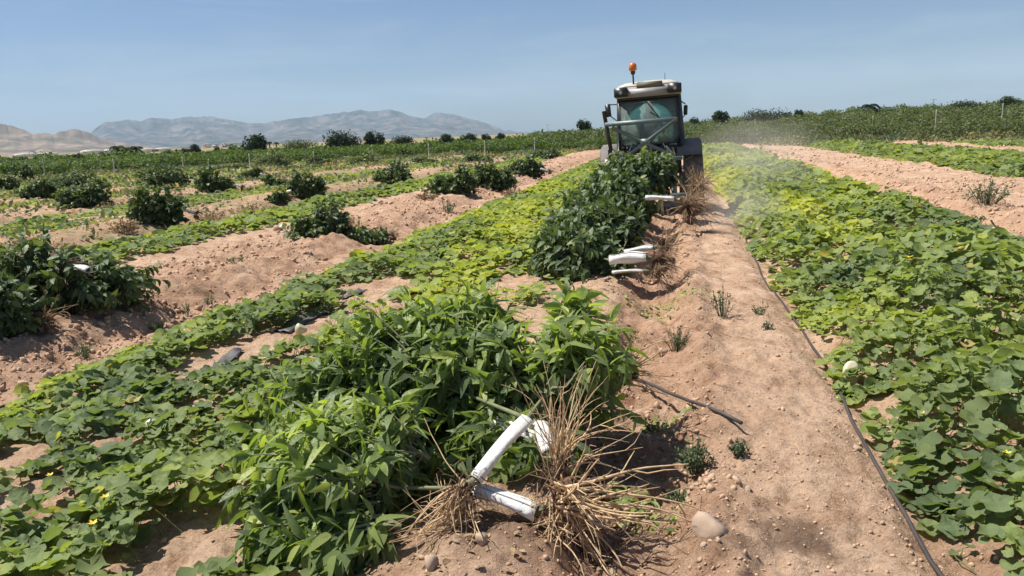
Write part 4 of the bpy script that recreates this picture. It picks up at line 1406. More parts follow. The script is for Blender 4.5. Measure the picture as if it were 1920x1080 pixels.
# fenders
for sx in (-1, 1):
    prof = []
    for k in range(9):
        a = R(38 + 108 * k / 8)
        prof.append((.72 * math.cos(math.pi - a), .66 + .76 * math.sin(a)))
    V = []; F = []
    for th in (0, .03):
        for (yy, zz) in prof:
            for xx in (.50, .93, .97):
                V.append((sx * xx, yy * (1 - th), .66 + (zz - .66) * (1 - th) - (.05 if xx == .97 else 0)))
    n = len(prof)
    for i in range(n - 1):
        for j in range(2):
            for o_ in (0, n * 3):
                q = (o_ + i * 3 + j, o_ + i * 3 + j + 1, o_ + (i + 1) * 3 + j + 1, o_ + (i + 1) * 3 + j)
                F += [(q[0], q[1], q[2]), (q[0], q[2], q[3])]
    for i in range(n - 1):
        for j in (0, 2):
            q = (i * 3 + j, (i + 1) * 3 + j, n * 3 + (i + 1) * 3 + j, n * 3 + i * 3 + j)
            F += [(q[0], q[1], q[2]), (q[0], q[2], q[3])]
    fd = part('fender', [(np.array(V), np.array(F))], M_TGREY)
# wheels
def wheel(cx_, cy_, r_, wd, lugs):
    prof = [(r_ * .62, -wd * .5), (r_ * .72, -wd * .52), (r_ * .90, -wd * .5), (r_ * .955, -wd * .42), (r_ * .965, 0), (r_ * .955, wd * .42), (r_ * .90, wd * .5), (r_ * .72, wd * .52), (r_ * .62, wd * .5)]
    t_ = part('wheel', [lathe(prof, 40)], M_TYRE, TR, False)
    t_.location = (cx_, cy_, r_)
    acc = Acc()
    for k in range(lugs):
        for sgn in (-1, 1):
            a = 2 * math.pi * (k + (.5 if sgn > 0 else 0)) / lugs
            V, F = box((sgn * wd * .25, 0, 0), (wd * .28, r_ * .028, r_ * .04), (0, 0, R(-38 * sgn)), .006)
            V = V + [0, 0, r_ * .985]
            c_, s_ = math.cos(a), math.sin(a)
            acc.add(np.stack([V[:, 0], V[:, 1] * c_ - V[:, 2] * s_, V[:, 1] * s_ + V[:, 2] * c_], 1), F)
    acc.build('tread_lugs', M_TYRE, t_)['kind'] = 'stuff'
    part('rim', [lathe([(0, -wd * .15), (r_ * .25, -wd * .2), (r_ * .5, -wd * .1), (r_ * .62, -wd * .42), (r_ * .62, wd * .42), (r_ * .5, wd * .1), (0, wd * .15)], 24)], M_RIM, t_)
for sx in (-1, 1):
    wheel(sx * .80, 0, .61, .36, 17)
    wheel(sx * .66, 2.0, .40, .26, 15)
# cab inside: seat, wheel, console
st_ = part('seat', [box((.0, .12, 1.28), (.22, .22, .07), None, .03), box((.0, -.12, 1.58), (.20, .055, .24), (R(-8), 0, 0), .03), box((.0, -.15, 1.90), (.11, .04, .08), None, .02)], M_SEAT)
part('steering_wheel', [bar((0, .95, 1.3), (0, .68, 1.56), .02), tube_geo([(.19 * math.cos(k * .5236), .68 + .07 * math.sin(k * .5236), 1.56 + .17 * math.sin(k * .5236)) for k in range(13)], .014, 6)], M_BLACK)
part('dashboard', [box((0, 1.0, 1.36), (.34, .14, .12), None, .03)], M_BLACK)
# driver
def driver():
    m_ = bpy.data.meshes.new('person')
    vs = [(0, .12, 1.40), (0, .10, 1.62), (0, .11, 1.82), (0, .12, 1.92), (0, .14, 2.02), (0, .15, 2.10),
          (-.19, .12, 1.80), (-.25, .26, 1.58), (-.15, .52, 1.58), (-.12, .62, 1.60), (.19, .12, 1.80), (.25, .26, 1.58), (.15, .52, 1.58), (.12, .62, 1.60),
          (-.11, .16, 1.38), (-.14, .58, 1.36), (-.14, .66, 1.06), (.11, .16, 1.38), (.14, .58, 1.36), (.14, .66, 1.06)]
    es = [(0, 1), (1, 2), (2, 3), (3, 4), (4, 5), (2, 6), (6, 7), (7, 8), (8, 9), (2, 10), (10, 11), (11, 12), (12, 13), (0, 14), (14, 15), (15, 16), (0, 17), (17, 18), (18, 19)]
    rad = [.15, .14, .13, .055, .095, .085, .07, .05, .04, .03, .07, .05, .04, .03, .09, .075, .055, .09, .075, .055]
    m_.from_pydata(vs, es, [])
    o = bpy.data.objects.new('person', m_)
    COL.objects.link(o)
    md = o.modifiers.new('skin', 'SKIN')
    for i, r_ in enumerate(rad):
        m_.skin_vertices[0].data[i].radius = (r_, r_ * .85)
    m_.skin_vertices[0].data[0].use_root = True
    o.modifiers.new('sub', 'SUBSURF').levels = 1
    o.modifiers['sub'].render_levels = 1
    m_.materials.append(M_SHIRT)
    o.matrix_local = Matrix.Translation((tx, ty, tz)) @ Euler(TR.rotation_euler).to_matrix().to_4x4()
    prop(o, 'driver in dark clothes and cap sitting in the tractor cab, seen from behind', 'person')
    for nm, geos, mt_ in (('head', [rock_geo((.085, .10, .12), 1, 2, 1, .02)], M_SKIN),
                          ('cap', [rock_geo((.093, .108, .075), 1, 2, 1, .01), box((0, .12, -.01), (.07, .06, .008), None, .004)], M_CAPM)):
        c = part(nm, geos, mt_, o, True)
        c.location = (0, .145, 2.04 if nm == 'head' else 2.10)
driver()

# implement on the three-point linkage
IM = root('lifting_frame', (tx, ty, tz), 'teal grey steel lifting frame with crossed braces mounted behind the tractor', 'implement')
IM.rotation_euler = TR.rotation_euler
part('top_bar', [box((-.13, -.98, 1.80), (.66, .035, .04), None, .008)], M_TEAL, IM)
part('side_post', [bar((-.80, -.95, 2.05), (-.70, -.98, 1.32), .028), bar((-.72, -.98, 1.34), (-.70, -1.0, .55), .03)], M_BLACK, IM)
for a, b in (((-.66, -1.0, 1.74), (.44, -1.03, 1.14)), ((.50, -1.0, 1.80), (-.56, -1.03, 1.10))):
    part('cross_brace', [bar(a, b, .026)], M_TEAL, IM)
part('lower_bar', [box((-.02, -1.05, 1.10), (.62, .04, .035), None, .008)], M_TEAL, IM)
part('tool_bar', [box((-.02, -1.10, .42), (.78, .05, .05), None, .008)], M_TEAL, IM)
part('hub_plate', [box((-.06, -1.02, 1.43), (.09, .02, .06), None, .008)], M_TEAL, IM)
for x0 in (-.56, .44):
    part('upright', [bar((x0, -1.05, 1.10), (x0, -1.10, .42), .03)], M_TEAL, IM)
for x0 in (-.12, .03):
    part('link_arm', [bar((x0, -1.0, 1.36), (x0 * 1.2, -1.08, .85), .018)], M_STEEL, IM)
part('lift_cylinder', [bar((.30, -.95, 1.32), (.42, -1.0, 1.18), .03, False), bar((.42, -1.0, 1.30), (.47, -1.0, 1.10), .02, False)], M_STEEL, IM)
part('lift_cylinder', [bar((-.60, -1.1, 1.16), (-.46, -1.1, 1.02), .032, False)], M_STEEL, IM)
part('marker_plate', [box((-.80, -.9, 1.00), (.03, .01, .16), None, .004)], M_TUBE, IM)
part('hydraulic_hose', [tube_geo([(-.25, -.5, 1.30), (-.30, -.8, 1.42), (-.38, -1.0, 1.25), (-.45, -1.05, 1.05)], .012, 6), tube_geo([(.2, -.5, 1.28), (.26, -.85, 1.38), (.3, -.98, 1.28)], .012, 6)], M_BLACK, IM)
for x0 in (-.6, -.2, .2, .6):
    part('tine', [bar((x0, -1.10, .42), (x0, -1.02, .05), .02)], M_STEEL, IM)
part('linkage_arm', [bar((-.36, -.25, .62), (-.42, -1.08, .45), .026)], M_TDARK, IM)
part('linkage_arm', [bar((.36, -.25, .62), (.42, -1.08, .45), .026)], M_TDARK, IM)
part('top_link', [bar((0, -.38, 1.02), (-.05, -1.0, 1.40), .024, False)], M_TEAL, IM)

# ------------------------------------------------------------------ fence
def fence(pix, label):
    P0 = [ground_at(*p[:2]) for p in pix]
    o = root('wire_fence', tuple(P0[0]), label, 'fence')
    V, F = tube_geo([(0, 0, -.2), (0, 0, .8), (0, 0, 1.0)], .036, 7, True)
    me = np_mesh('post', V, F); me.materials.append(M_POST)
    tops = []
    for (px, py, pt), (x, y, z) in zip(pix, P0):
        d = math.hypot(x, y)
        h = (py - pt) / FOC * d
        c = bpy.data.objects.new('post', me); COL.objects.link(c); c.parent = o
        c.location = (x - P0[0][0], y - P0[0][1], z - P0[0][2]); c.scale = (1, 1, h)
        tops.append((x, y, z, h))
    for fr in (.3, .6, .93):
        pts = [np.array([a[0] - P0[0][0], a[1] - P0[0][1], a[2] - P0[0][2] + a[3] * fr]) for a in tops]
        V, F = tube_geo(pts, .0028, 4)
        link('wire', np_mesh('wire', V, F), o, M_WIRE)
fence([(1415, 264, 234), (1523, 263, 232), (1635, 258, 222), (1752, 262, 215), (1876, 252, 205), (2010, 246, 196)], 'thin wire fence on pale posts along the field end at the right')
fence([(-60, 336, 306), (85, 331, 304), (216, 328, 302), (345, 322, 297), (470, 318, 292), (590, 312, 284), (700, 306, 279), (805, 300, 272), (910, 295, 264), (1003, 287, 258), (1062, 284, 254), (1133, 278, 249)], 'thin wire fence on pale posts between the left field and the vineyard')

# ------------------------------------------------------------------ vineyard, orchard, far trees
def bush_mesh(seed, n, rad, leaf, m, name='foliage', lump=.5, kind=2):
    rng = np.random.default_rng(seed)
    u = unit(rng.normal(size=(n, 3)))
    rr = rng.random(n) ** (1 / 2.6) * (1 - lump / 2 + lump * fbm(u[:, 0] * 2 + seed, u[:, 1] * 2 + u[:, 2] * 1.7, 3, seed))
    P = u * np.array(rad) * rr[:, None]
    P[:, 2] += rad[2]
    P[:, 2] = np.maximum(P[:, 2], .05)
    D = rng.normal(size=(n, 3)) + u * .6
    N = rng.normal(size=(n, 3)) * .6 + u + [0, 0, .5]
    T = np.clip(.35 + .3 * rng.normal(size=n) * .6 + .5 * (fbm(P[:, 0] * 2.3, P[:, 1] * 2.3 + P[:, 2] * 2, 2, seed + 9) - .5) + .15 * u[:, 2], 0, 1)
    V, F, T = scatter(*(BLW if kind == 2 else BL1), P, frames(D, N), leaf * rng.uniform(.6, 1.4, n) * 1.0, T)
    me = np_mesh(name, V, F, T)
    me.materials.append(m)
    return me
M_VINE = leaf_mat('vine_leaf', [(0, (.045, .085, .022)), (.5, (.085, .135, .03)), (.85, (.15, .19, .04)), (1, (.22, .21, .07))], .38, (1.2, 1.3, .5), .6, .3)
VB = [bush_mesh(300 + k, 300, (.85, .85, .62), .17, M_VINE) for k in range(5)]
OB = [bush_mesh(320 + k, 560, (1.25, 1.25, .95), .17, M_ORCH) for k in range(5)]
def plot(name, meshes, lines, n_single, label, cat, group, mass_name, mass_label, hs):
    """lines: list of (x, y, scale); the nearest are objects, the rest one mass"""
    lines.sort(key=lambda a: a[1])
    for i, (x, y, sc) in enumerate(lines[:n_single]):
        o = bpy.data.objects.new(name, None)
        COL.objects.link(o)
        link('crown', meshes[i % len(meshes)], o)['kind'] = 'stuff'
        o.location = (x, y, gz(x, y, False) - .05)
        o.rotation_euler = (0, 0, random.uniform(0, 6.28))
        o.scale = (sc * random.uniform(.9, 1.15), sc * random.uniform(.9, 1.15), hs * sc * random.uniform(.8, 1.15))
        prop(o, label, cat, group)
    acc = Acc()
    rest = lines[n_single:]
    if rest:
        base = []
        for me in meshes:
            v = np.zeros(len(me.vertices) * 3, dtype=np.float32); me.vertices.foreach_get('co', v)
            f = np.zeros(len(me.loops), dtype=np.int32); me.loops.foreach_get('vertex_index', f)
            tt = np.zeros(len(me.vertices), dtype=np.float32); me.attributes['tint'].data.foreach_get('value', tt)
            nq = int(len(me.polygons) * .38) // 2 * 2
            base.append((v.reshape(-1, 3)[:nq * 2], f.reshape(-1, 3)[:nq], tt[:nq * 2]))
        X = np.array([a[0] for a in rest]); Y = np.array([a[1] for a in rest]); Z = ground_z(X, Y, False)
        for i, (x, y, sc) in enumerate(rest):
            v, f, tt = base[i % len(base)]
            v = v.copy(); c = v.reshape(-1, 4, 3).mean(1, keepdims=True)
            v = ((v.reshape(-1, 4, 3) - c) * 1.6 + c).reshape(-1, 3)
            a = random.uniform(0, 6.28); k = sc * random.uniform(.85, 1.2)
            vx = (v[:, 0] * math.cos(a) - v[:, 1] * math.sin(a)) * k + x
            vy = (v[:, 0] * math.sin(a) + v[:, 1] * math.cos(a)) * k + y
            acc.add(np.stack([vx, vy, v[:, 2] * hs * k + Z[i] - .05], 1), f, tt)
        o = acc.build(mass_name, meshes[0].materials[0])
        prop(o, mass_label, cat, None, 'stuff')
def in_view(x, y, pad=4):
    return abs(math.degrees(math.atan2(x, y))) < 36 + pad
def far_edge(x):
    # end of the field as world y for world x
    return float(np.interp(x, [-60, -35, -20, 0, 12, 20, 29, 45], [50, 55, 60, 61, 57, 52, 45.5, 40]))
lines = []
for k in range(34):
    for x in np.arange(-130, 14, 1.25 + k * .06):
        yy = far_edge(x) + 1.5 + k * 3.3
        xx = x + random.uniform(-.4, .4)
        if in_view(xx, yy) and xx < 9 + k * .1: lines.append((xx, yy + random.uniform(-.4, .4), (1.0 + k * .012) * (random.uniform(1.15, 1.65) if k > 16 and random.random() < .05 + .12 * float(vn(xx * .08, k * .3, 61)) else 1)))
plot('grape_vine', VB, lines, 290, 'low leafy vine in the front rows of the vineyard behind the left wire fence', 'vine', 'vines in the left vineyard', 'vineyard_rows',
     'mass of low green vines filling the plot beyond the left fence', .86)
lines = []
for k in range(26):
    for x in np.arange(5, 150, 1.7 + k * .08):
        yy = far_edge(min(x, 45)) + 2.6 + k * 3.9 - max(0, x - 45) * .4
        xx = x + random.uniform(-.5, .5)
        if in_view(xx, yy) and yy > 25: lines.append((xx, yy + random.uniform(-.5, .5), .82 + .35 * sst(1, 6, k) * (.7 + .5 * random.random())))
plot('orchard_tree', OB, lines, 280, 'low bushy green orchard tree behind the right wire fence', 'orchard tree', 'trees of the right orchard', 'orchard_rows',
     'mass of green orchard trees covering the low hill at the right', .86)

# weeds in the strip along the fences
def weed_strip():
    rng = np.random.default_rng(77)
    n = 30000
    x = rng.uniform(-50, 50, n)
    fe = np.interp(x, [-60, -35, -20, 0, 12, 20, 29, 45], [50, 55, 60, 61, 57, 52, 45.5, 40])
    y = fe + rng.normal(size=n) * 1.3 - .8
    keep = (fbm(x * .25, y * .25, 3, 12) > .40) & (np.abs(np.degrees(np.arctan2(x, y))) < 40)
    x, y = x[keep], y[keep]; n = len(x)
    h = rng.random(n) * np.where(x > 6, .55, .3) * (.4 + fbm(x * .5, y * .5, 2, 33))
    P = np.stack([x, y, ground_z(x, y, False) + h], 1)
    D = rng.normal(size=(n, 3)) + [0, 0, .4]
    N = rng.normal(size=(n, 3))
    tt = np.clip(fbm(x * .6, y * .6, 3, 55) * 1.3 - .1 + rng.normal(size=n) * .15, 0, 1)
    o = link('fence_weeds', np_mesh('fence_weeds', *scatter(*BL2, P, frames(D, N), rng.uniform(.08, .26, n), tt)), None, M_WEED)
    prop(o, 'rough brown and grey green weeds along the foot of the fences', 'weeds', None, 'stuff')
weed_strip()

# thin weeds and vine scraps over the left field
def field_weeds():
    rng = np.random.default_rng(78)
    n = 26000
    s = rng.uniform(-44, -9.8, n); t = rng.uniform(9, 60, n)
    x, y = xy(s, t)
    keep = (fbm(x * .5, y * .5, 3, 13) > .47) & (np.abs(np.degrees(np.arctan2(x, y))) < 40) & (y < 60)
    x, y = x[keep], y[keep]; n = len(x)
    r = np.hypot(x, y)
    h = rng.random(n) * .16
    P = np.stack([x, y, ground_z(x, y, False) + h], 1)
    D = rng.normal(size=(n, 3)) * [.8, .8, .3] + [0, 0, .6]
    N = rng.normal(size=(n, 3)) * .6 + [0, 0, .7]
    tt = np.clip(fbm(x * .8, y * .8, 3, 57) * 1.25 - .05 + rng.normal(size=n) * .2, 0, 1)
    o = link('field_weeds', np_mesh('field_weeds', *scatter(*BL2, P, frames(D, N), rng.uniform(.05, .15, n) * (1 + r * .022), tt)), None, M_WEED)
    prop(o, 'thin grey green and straw weeds scattered over the left field', 'weeds', None, 'stuff')
field_weeds()

def tree(px, base, top, wpx, dist, label, m=M_DARKTREE, name='far_tree', shape=(1, 1), n=2400, seed=0, group=None, trunk=.12, spiky=False):
    dx, dy, dz = direction(px, base)
    k = dist / math.hypot(dx, dy)
    x, y = dx * k, dy * k
    z0 = gz(x, y, False)
    _, _, tz_ = direction(px, top)
    ztop = CAM_H + tz_ * k
    H_ = max(ztop - z0, 1.2)
    wd = wpx / FOC * math.sqrt(x * x + y * y)
    vis = (base - top) / FOC * dist
    ch = min(H_ * .9, max(vis * 1.25, H_ * .55))
    o = root(name, (x, y, z0), label, 'tree', group)
    rng = np.random.default_rng(seed + int(px))
    V, F = tube_geo([(0, 0, -.2), (.05, 0, H_ * .35), (0, .05, H_ - ch * .45)], [trunk * 1.4, trunk, trunk * .5], 7)
    link('trunk', np_mesh('trunk', V, F), o, M_WOOD)
    acc = Acc()
    nl = max(3, int(5 * wd / ch) + 2)
    for b in range(nl):
        c = np.array([rng.uniform(-.75, .75) * wd * .5, rng.uniform(-.4, .4) * wd * .5, H_ - ch * rng.uniform(.35, .8)])
        r3 = np.array([wd * .5 * rng.uniform(.5, .7), wd * .5 * rng.uniform(.4, .6), ch * rng.uniform(.32, .48)])
        if b == 0: c = np.array([0, 0, H_ - ch * .48]); r3 = np.array([wd * .42, wd * .42, ch * .5])
        c[2] = min(c[2], H_ - r3[2] * .97)
        nn = n // nl
        u = unit(rng.normal(size=(nn, 3)))
        P = c + u * r3 * (rng.random(nn) ** .4)[:, None]
        D = rng.normal(size=(nn, 3)) + u * .5 + ([0, 0, 1.2] if spiky else [0, 0, 0]); N = u + rng.normal(size=(nn, 3)) * .5 + [0, 0, .4]
        T = np.clip(.35 + .25 * rng.normal(size=nn) + .2 * u[:, 2], 0, 1)
        acc.add(*scatter(*BLW, P, frames(D, N), max(.12, ch * .10) * rng.uniform(.6, 1.3, nn), T))
        V, F = tube_geo([(0, 0, H_ - ch * .7), tuple(c * [.5, .5, 1] - [0, 0, r3[2] * .4]), tuple(c)], [trunk * .5, trunk * .35, trunk * .15], 4)
        link('branch', np_mesh('branch', V, F), o, M_WOOD)
    acc.build('crown', m, o)['kind'] = 'stuff'
    return o

def palm(px, base, top, wpx, dist, label, seed=0):
    dx, dy, dz = direction(px, base)
    k = dist / math.hypot(dx, dy)
    x, y = dx * k, dy * k
    z0 = gz(x, y, False)
    H_ = CAM_H + direction(px, top)[2] * k - z0
    wd = wpx / FOC * dist * .5
    o = root('palm_tree', (x, y, z0), label, 'palm', 'palms')
    V, F = tube_geo([(0, 0, -.2), (.05, 0, H_ * .5), (0, 0, H_ - wd * .35)], [.22, .18, .16], 7)
    link('trunk', np_mesh('trunk', V, F), o, M_WOOD)
    rng = np.random.default_rng(seed)
    for i in range(16):
        a = i * 2.4; el = rng.uniform(-.1, 1.1)
        acc = Acc()
        L_ = wd * rng.uniform(.9, 1.15)
        pts = []
        for q in np.linspace(0, 1, 7):
            pts.append((math.cos(a) * L_ * q * math.cos(el * .6), math.sin(a) * L_ * q * math.cos(el * .6), H_ - wd * .35 + L_ * (math.sin(el) * q - .75 * q * q)))
        V, F = tube_geo(pts, wd * .03, 3); acc.add(V, F, .3)
        for j in range(1, 7):
            p = np.array([pts[j]] * 4); t_ = unit(np.array(pts[j]) - np.array(pts[j - 1]))
            sd_ = unit(np.cross(t_, [0, 0, 1]))
            D = np.array([sd_ + t_ * .5 - [0, 0, .4], -sd_ + t_ * .5 - [0, 0, .4], sd_ + t_ * .9 - [0, 0, .2], -sd_ + t_ * .9 - [0, 0, .2]])
            acc.add(*scatter(*BL2, p, frames(D, np.array([[0, 0, 1.0]] * 4)), np.full(4, wd * .42), np.full(4, .3 + .3 * rng.random())))
        acc.build('frond', M_DARKTREE, o)

M_TREEG = M_ORCH
for a in [
    (475, 283, 253, 40, 105, 'dark spiky tree standing alone above the left vineyard'),
    (648, 270, 243, 60, 120, 'broad dark tree with a rounded top left of the mountain peak'),
    (702, 270, 246, 30, 122, 'smaller dark tree touching the right side of the broad one'),
    (755, 268, 253, 34, 125, 'low dark tree just right of the pair above the vineyard'),
    (838, 262, 250, 22, 130, 'small dark tree on the skyline, first of the row of four near the middle'),
    (880, 259, 249, 24, 130, 'small dark tree on the skyline, second of the row of four near the middle'),
    (912, 258, 250, 14, 131, 'tiny dark tree on the skyline, third of the row of four near the middle'),
    (938, 257, 249, 16, 131, 'tiny dark tree on the skyline, last of the row of four near the middle'),
    (365, 283, 270, 18, 140, 'small dark round tree on the left skyline'),
    (350, 285, 277, 14, 141, 'small low tree touching the round one on the left skyline'),
    (147, 298, 287, 24, 110, 'small dark rounded tree at the far left end of the vineyard'),
    (110, 302, 293, 36, 108, 'low dark bushy tree left of the small rounded one'),
    (25, 306, 294, 60, 108, 'wide low dark tree in the far left corner'),
    (318, 288, 281, 22, 130, 'low dark tree between the palm group and the round skyline tree'),
    (408, 282, 275, 10, 140, 'tiny dark tree on the left skyline right of the round one'),
    (442, 280, 273, 10, 140, 'tiny dark tree left of the lone spiky tree'),
    (1098, 240, 223, 28, 95, 'dark round tree on the skyline just left of the tractor'),
    (1302, 234, 219, 20, 100, 'small dark tree on the skyline right of the cab'),
    (1350, 230, 207, 34, 105, 'taller rounded tree second right of the cab'),
    (1500, 212, 205, 14, 120, 'small bush-like tree on the hill skyline right of the wide dark one'),
    (1806, 202, 188, 52, 120, 'wide dark tree on the hill skyline toward the right'),
    (1891, 198, 180, 34, 118, 'darkest round tree on the hill skyline at the far right'),
]:
    tree(*a, spiky=a[0] == 475)
tree(560, 277, 259, 55, 118, 'long pale green tree clump right of the spiky tree', M_TREEG, n=1500)
tree(1432, 222, 203, 84, 110, 'very wide dark green tree crown on the hill right of the cab', M_DARKTREE, n=2200)
for a in [(222, 294, 272, 22, 150, 'left palm of the three in front of the pale foothill', 1), (238, 294, 275, 22, 152, 'middle palm of the three in front of the pale foothill', 2),
          (257, 293, 273, 22, 151, 'right palm of the three in front of the pale foothill', 3), (1631, 214, 194, 28, 130, 'lone palm on the hill skyline at the right', 4),
          (506, 280, 265, 9, 210, 'tiny palm right of the spiky tree, left of two', 5), (519, 280, 266, 9, 212, 'tiny palm right of the spiky tree, right of two', 6)]:
    palm(*a)
def pole(px, base, top, dist, label):
    dx, dy, dz = direction(px, base); k = dist / math.hypot(dx, dy); x, y = dx * k, dy * k
    z0 = gz(x, y, False); H_ = CAM_H + direction(px, top)[2] * k - z0
    V, F = tube_geo([(0, 0, 0), (0, 0, H_ * .5), (0, 0, H_)], [.12, .09, .05], 6, True)
    V2, F2 = box((0, 0, H_ * .93), (.6, .04, .04), None, 0)
    acc = Acc(); acc.add(V, F); acc.add(V2, F2)
    o = acc.build('utility_pole', M_POST); o.location = (x, y, z0)
    prop(o, label, 'pole', 'far utility poles')
pole(1028, 262, 232, 220, 'thin pole on the skyline left of the tractor')
pole(1749, 210, 184, 160, 'thin pole on the hill skyline at the right')
pole(204, 296, 276, 260, 'thin pole beside the palm group')

# greenhouses and far village
M_GH = simple('greenhouse_film', (.78, .72, .58), .5, var=.08, scale=.3)
M_WALL = simple('white_render', (.62, .60, .56), .8, var=.08, scale=.5)
M_RTILE = simple('clay_roof', (.38, .22, .15), .85, var=.15, scale=1)
def greenhouse(px, base, wpx, dist, h, label):
    dx, dy, _ = direction(px, base); k = dist / math.hypot(dx, dy); x, y = dx * k, dy * k
    wd = wpx / FOC * dist
    o = root('greenhouse', (x, y, 0), label, 'greenhouse', 'pale greenhouses before the foothills', -math.atan2(x, y))
    ns = max(2, int(wd / 8))
    for i in range(ns):
        x0 = -wd / 2 + wd * i / ns; w2 = wd / ns
        prof = [(x0, 0), (x0 + w2 * .985, 0), (x0 + w2 * .985, h * .7)] + [(x0 + w2 * .4925 + w2 * .4925 * math.cos(q), h * .7 + h * .3 * math.sin(q)) for q in np.linspace(.4, 2.74, 6)] + [(x0, h * .7)]
        part('span', [prism(prof, 0, 30)], M_GH, o)
    part('door', [box((0, -.05, h * .35), (1.6, .05, h * .33), None, .01)], M_TGREY, o)
greenhouse(195, 292, 66, 420, 2.6, 'long pale greenhouse left of the palms')
greenhouse(70, 298, 60, 460, 2.2, 'pale greenhouse at the far left edge below the brown foothill')
greenhouse(292, 289, 50, 480, 2.2, 'short pale greenhouse right of the palms')
hr = random.Random(5)
VL = ['leftmost', 'second', 'third', 'fourth', 'fifth', 'sixth', 'seventh', 'eighth', 'ninth', 'tenth']
for i, px in enumerate((62, 92, 388, 404, 420, 438)):
    base = 288 - .042 * (px - 60) + (2 if px < 100 else 0)
    dist = 900 + hr.uniform(0, 250)
    dx, dy, _ = direction(px, base); k = dist / math.hypot(dx, dy); x, y = dx * k, dy * k
    wd, hh = hr.uniform(5, 8), hr.uniform(2.6, 4)
    o = root('far_house', (x, y, 0), f'tiny pale house below the mountains, {VL[i]} counting from the left edge', 'house', 'tiny far houses', hr.uniform(-.6, .6))
    wl = part('wall', [box((0, 0, hh / 2), (wd / 2, 4, hh / 2), None, 0)], M_WALL, o)
    for q in (-1, 1): part('window', [box((q * wd * .25, -4.03, hh * .5), (.6, .05, .7), None, 0)], M_BLACK, wl)
    part('roof', [prism([(-wd / 2 - .3, hh), (wd / 2 + .3, hh), (0, hh + 1.6)], -4.3, 4.3)], M_RTILE, o)

# ------------------------------------------------------------------ mountains
def mountain_mat(name, a, b, c):
    m, n, out = mat(name)
    L = n.links.new
    geo = n.nodes.new('ShaderNodeNewGeometry')
    no = n.nodes.new('ShaderNodeTexNoise'); no.inputs['Scale'].default_value = .009; no.inputs['Detail'].default_value = 9; no.inputs['Roughness'].default_value = .68
    L(geo.outputs['Position'], no.inputs['Vector'])
    r = n.nodes.new('ShaderNodeValToRGB')
    r.color_ramp.elements[0].position = .36; r.color_ramp.elements[0].color = (*a, 1)
    r.color_ramp.elements[1].position = .62; r.color_ramp.elements[1].color = (*c, 1)
    e = r.color_ramp.elements.new(.5); e.color = (*b, 1)
    L(no.outputs['Fac'], r.inputs[0])
    bs = n.nodes.new('ShaderNodeBsdfPrincipled'); bs.inputs['Roughness'].default_value = 1; bs.inputs['Specular IOR Level'].default_value = 0
    L(r.outputs[0], bs.inputs['Base Color'])
    L(bs.outputs[0], out.inputs[0])
    return m
def mountains(name, prof, dist, m, label, seed, depth=.33):
    """ridge whose crest line follows prof (photo x, photo y) at the given distance"""
    px = np.array([p[0] for p in prof], float); py = np.array([p[1] for p in prof], float)
    nx, ny = 520, 90
    xs = np.linspace(px[0], px[-1], nx)
    ys = np.interp(xs, px, py) + (fbm(xs * .09, xs * 0, 4, seed) - .5) * 4.5
    V = []
    az = []; cz = []
    for x_, y_ in zip(xs, ys):
        dx, dy, dz = direction(x_, y_)
        k = dist / math.hypot(dx, dy)
        az.append(math.atan2(dx, dy)); cz.append(max(CAM_H + dz * k, 2))
    az = np.array(az); cz = np.array(cz)
    U = np.linspace(-1, 1, ny)
    A, UU = np.meshgrid(az, U)
    C = np.broadcast_to(cz, A.shape)
    RR = dist * (1 + depth * UU)
    X, Y = RR * np.sin(A), RR * np.cos(A)
    sc_ = 9.0 / dist
    rid = 1 - np.abs(fbm(X.ravel() * sc_ * 1.2, Y.ravel() * sc_ * .8, 5, seed + 3, .55) - .5).reshape(A.shape) * 2
    sp = (fbm(A.ravel() * 26, UU.ravel() * 1.1 + seed, 4, seed + 7)).reshape(A.shape)
    fall = np.clip(1 - np.abs(UU), 0, 1)
    fl = fall ** (.6 + 1.5 * sp)
    Z = C * fl * (.45 + .55 * (rid ** 2.2) + .38 * (np.abs(UU) < .02))
    Z = np.where(np.abs(UU) < .012, C, np.minimum(Z, C * (1 - .25 * np.abs(UU))))
    Z = Z - 3 * (fall <= 0)
    V = np.stack([X.ravel(), Y.ravel(), Z.ravel()], 1)
    i, j = np.meshgrid(np.arange(ny - 1), np.arange(nx - 1), indexing='ij')
    F = np.stack([i * nx + j, i * nx + j + 1, (i + 1) * nx + j + 1, (i + 1) * nx + j], -1).reshape(-1, 4)
    o = link(name, np_mesh(name, V, F, None, True), None, m)
    return prop(o, label, None, None, 'structure')
MM = mountain_mat('far_rock', (.015, .03, .035), (.075, .075, .075), (.17, .145, .135))
MF = mountain_mat('near_rock', (.08, .085, .05), (.19, .145, .11), (.30, .225, .17))
mountains('mountains', [(-320, 285), (-100, 280), (100, 275), (150, 262), (182, 240), (195, 230), (240, 224), (262, 228), (285, 221), (320, 224), (355, 219), (400, 219), (440, 226), (470, 232), (500, 231), (535, 224), (600, 217), (640, 211), (675, 207), (700, 210), (722, 206), (745, 208), (775, 219), (795, 222), (818, 211), (845, 214), (880, 222), (910, 231), (945, 244), (1010, 250)],
          6000, MM, 'hazy blue grey mountain range across the left horizon', 5)
mountains('foothills', [(-500, 235), (-300, 215), (-100, 225), (-20, 229), (8, 232), (35, 240), (60, 250), (85, 249), (100, 252), (120, 245), (140, 242), (160, 247), (185, 258), (215, 266), (250, 270), (290, 277), (330, 281)],
          3200, MF, 'bare brown foothills at the left in front of the blue range', 9, .22)

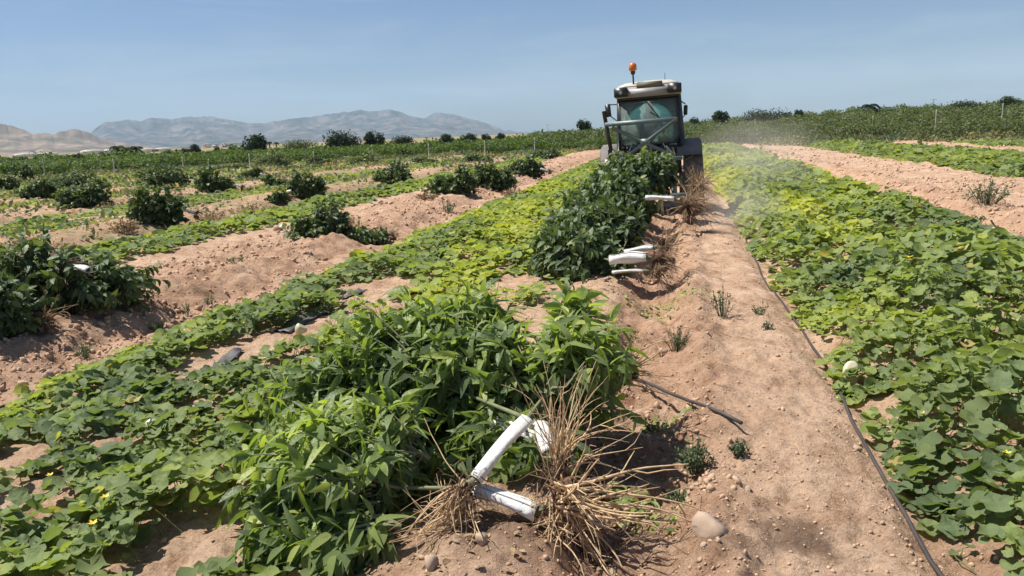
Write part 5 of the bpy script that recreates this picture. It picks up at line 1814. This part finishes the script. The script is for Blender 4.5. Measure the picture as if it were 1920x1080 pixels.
# ------------------------------------------------------------------ dust and haze
def puff(name, c, rad, dens, label, seed):
    bm = bmesh.new(); bmesh.ops.create_icosphere(bm, subdivisions=3, radius=1)
    me = bpy.data.meshes.new(name); bm.to_mesh(me); bm.free()
    m, n, out = mat('dust_' + str(seed))
    L = n.links.new
    tc = n.nodes.new('ShaderNodeTexCoord')
    ln = n.nodes.new('ShaderNodeVectorMath'); ln.operation = 'LENGTH'
    L(tc.outputs['Object'], ln.inputs[0])
    no = n.nodes.new('ShaderNodeTexNoise'); no.inputs['Scale'].default_value = 2.2; no.inputs['Detail'].default_value = 3
    L(tc.outputs['Object'], no.inputs['Vector'])
    mr = n.nodes.new('ShaderNodeMapRange'); mr.inputs[1].default_value = .95; mr.inputs[2].default_value = .1; mr.inputs[3].default_value = 0; mr.inputs[4].default_value = 1
    L(ln.outputs['Value'], mr.inputs[0])
    mu = n.nodes.new('ShaderNodeMath'); mu.operation = 'MULTIPLY'; L(mr.outputs[0], mu.inputs[0])
    m2 = n.nodes.new('ShaderNodeMapRange'); m2.inputs[1].default_value = .38; m2.inputs[2].default_value = .65; m2.inputs[3].default_value = .1; m2.inputs[4].default_value = dens
    L(no.outputs['Fac'], m2.inputs[0]); L(m2.outputs[0], mu.inputs[1])
    v = n.nodes.new('ShaderNodeVolumePrincipled'); v.inputs['Color'].default_value = (.92, .86, .78, 1)
    L(mu.outputs[0], v.inputs['Density'])
    L(v.outputs[0], out.inputs['Volume'])
    me.materials.append(m)
    o = link(name, me); o.location = c; o.scale = rad; o.rotation_euler = (0, 0, -ROW)
    prop(o, label, 'dust', None, 'stuff')
puff('dust_cloud', W(1.0, 12.4, .42), (.85, 1.9, .55), .4, 'small pale puff of dust drifting over the path behind the tractor', 1)
puff('dust_cloud', W(1.8, 19, .8), (1.9, 5.5, 1.1), .055, 'thin veil of dust in the air right of the tractor', 2)
bm = bmesh.new()
bmesh.ops.create_cube(bm, size=1)
me = bpy.data.meshes.new('haze'); bm.to_mesh(me); bm.free()
hz, hn, ho = mat('haze_air')
hv = hn.nodes.new('ShaderNodeVolumePrincipled')
hv.inputs['Color'].default_value = (.60, .80, 1.0, 1)
hv.inputs['Density'].default_value = 9.2e-5
hn.links.new(hv.outputs[0], ho.inputs['Volume'])
me.materials.append(hz)
ho_ = link('haze', me)
ho_.scale = (17400, 17400, 520)
ho_.location = (0, 0, 260 - 8)
prop(ho_, 'pale summer haze filling the air over the whole valley', 'haze', None, 'stuff')
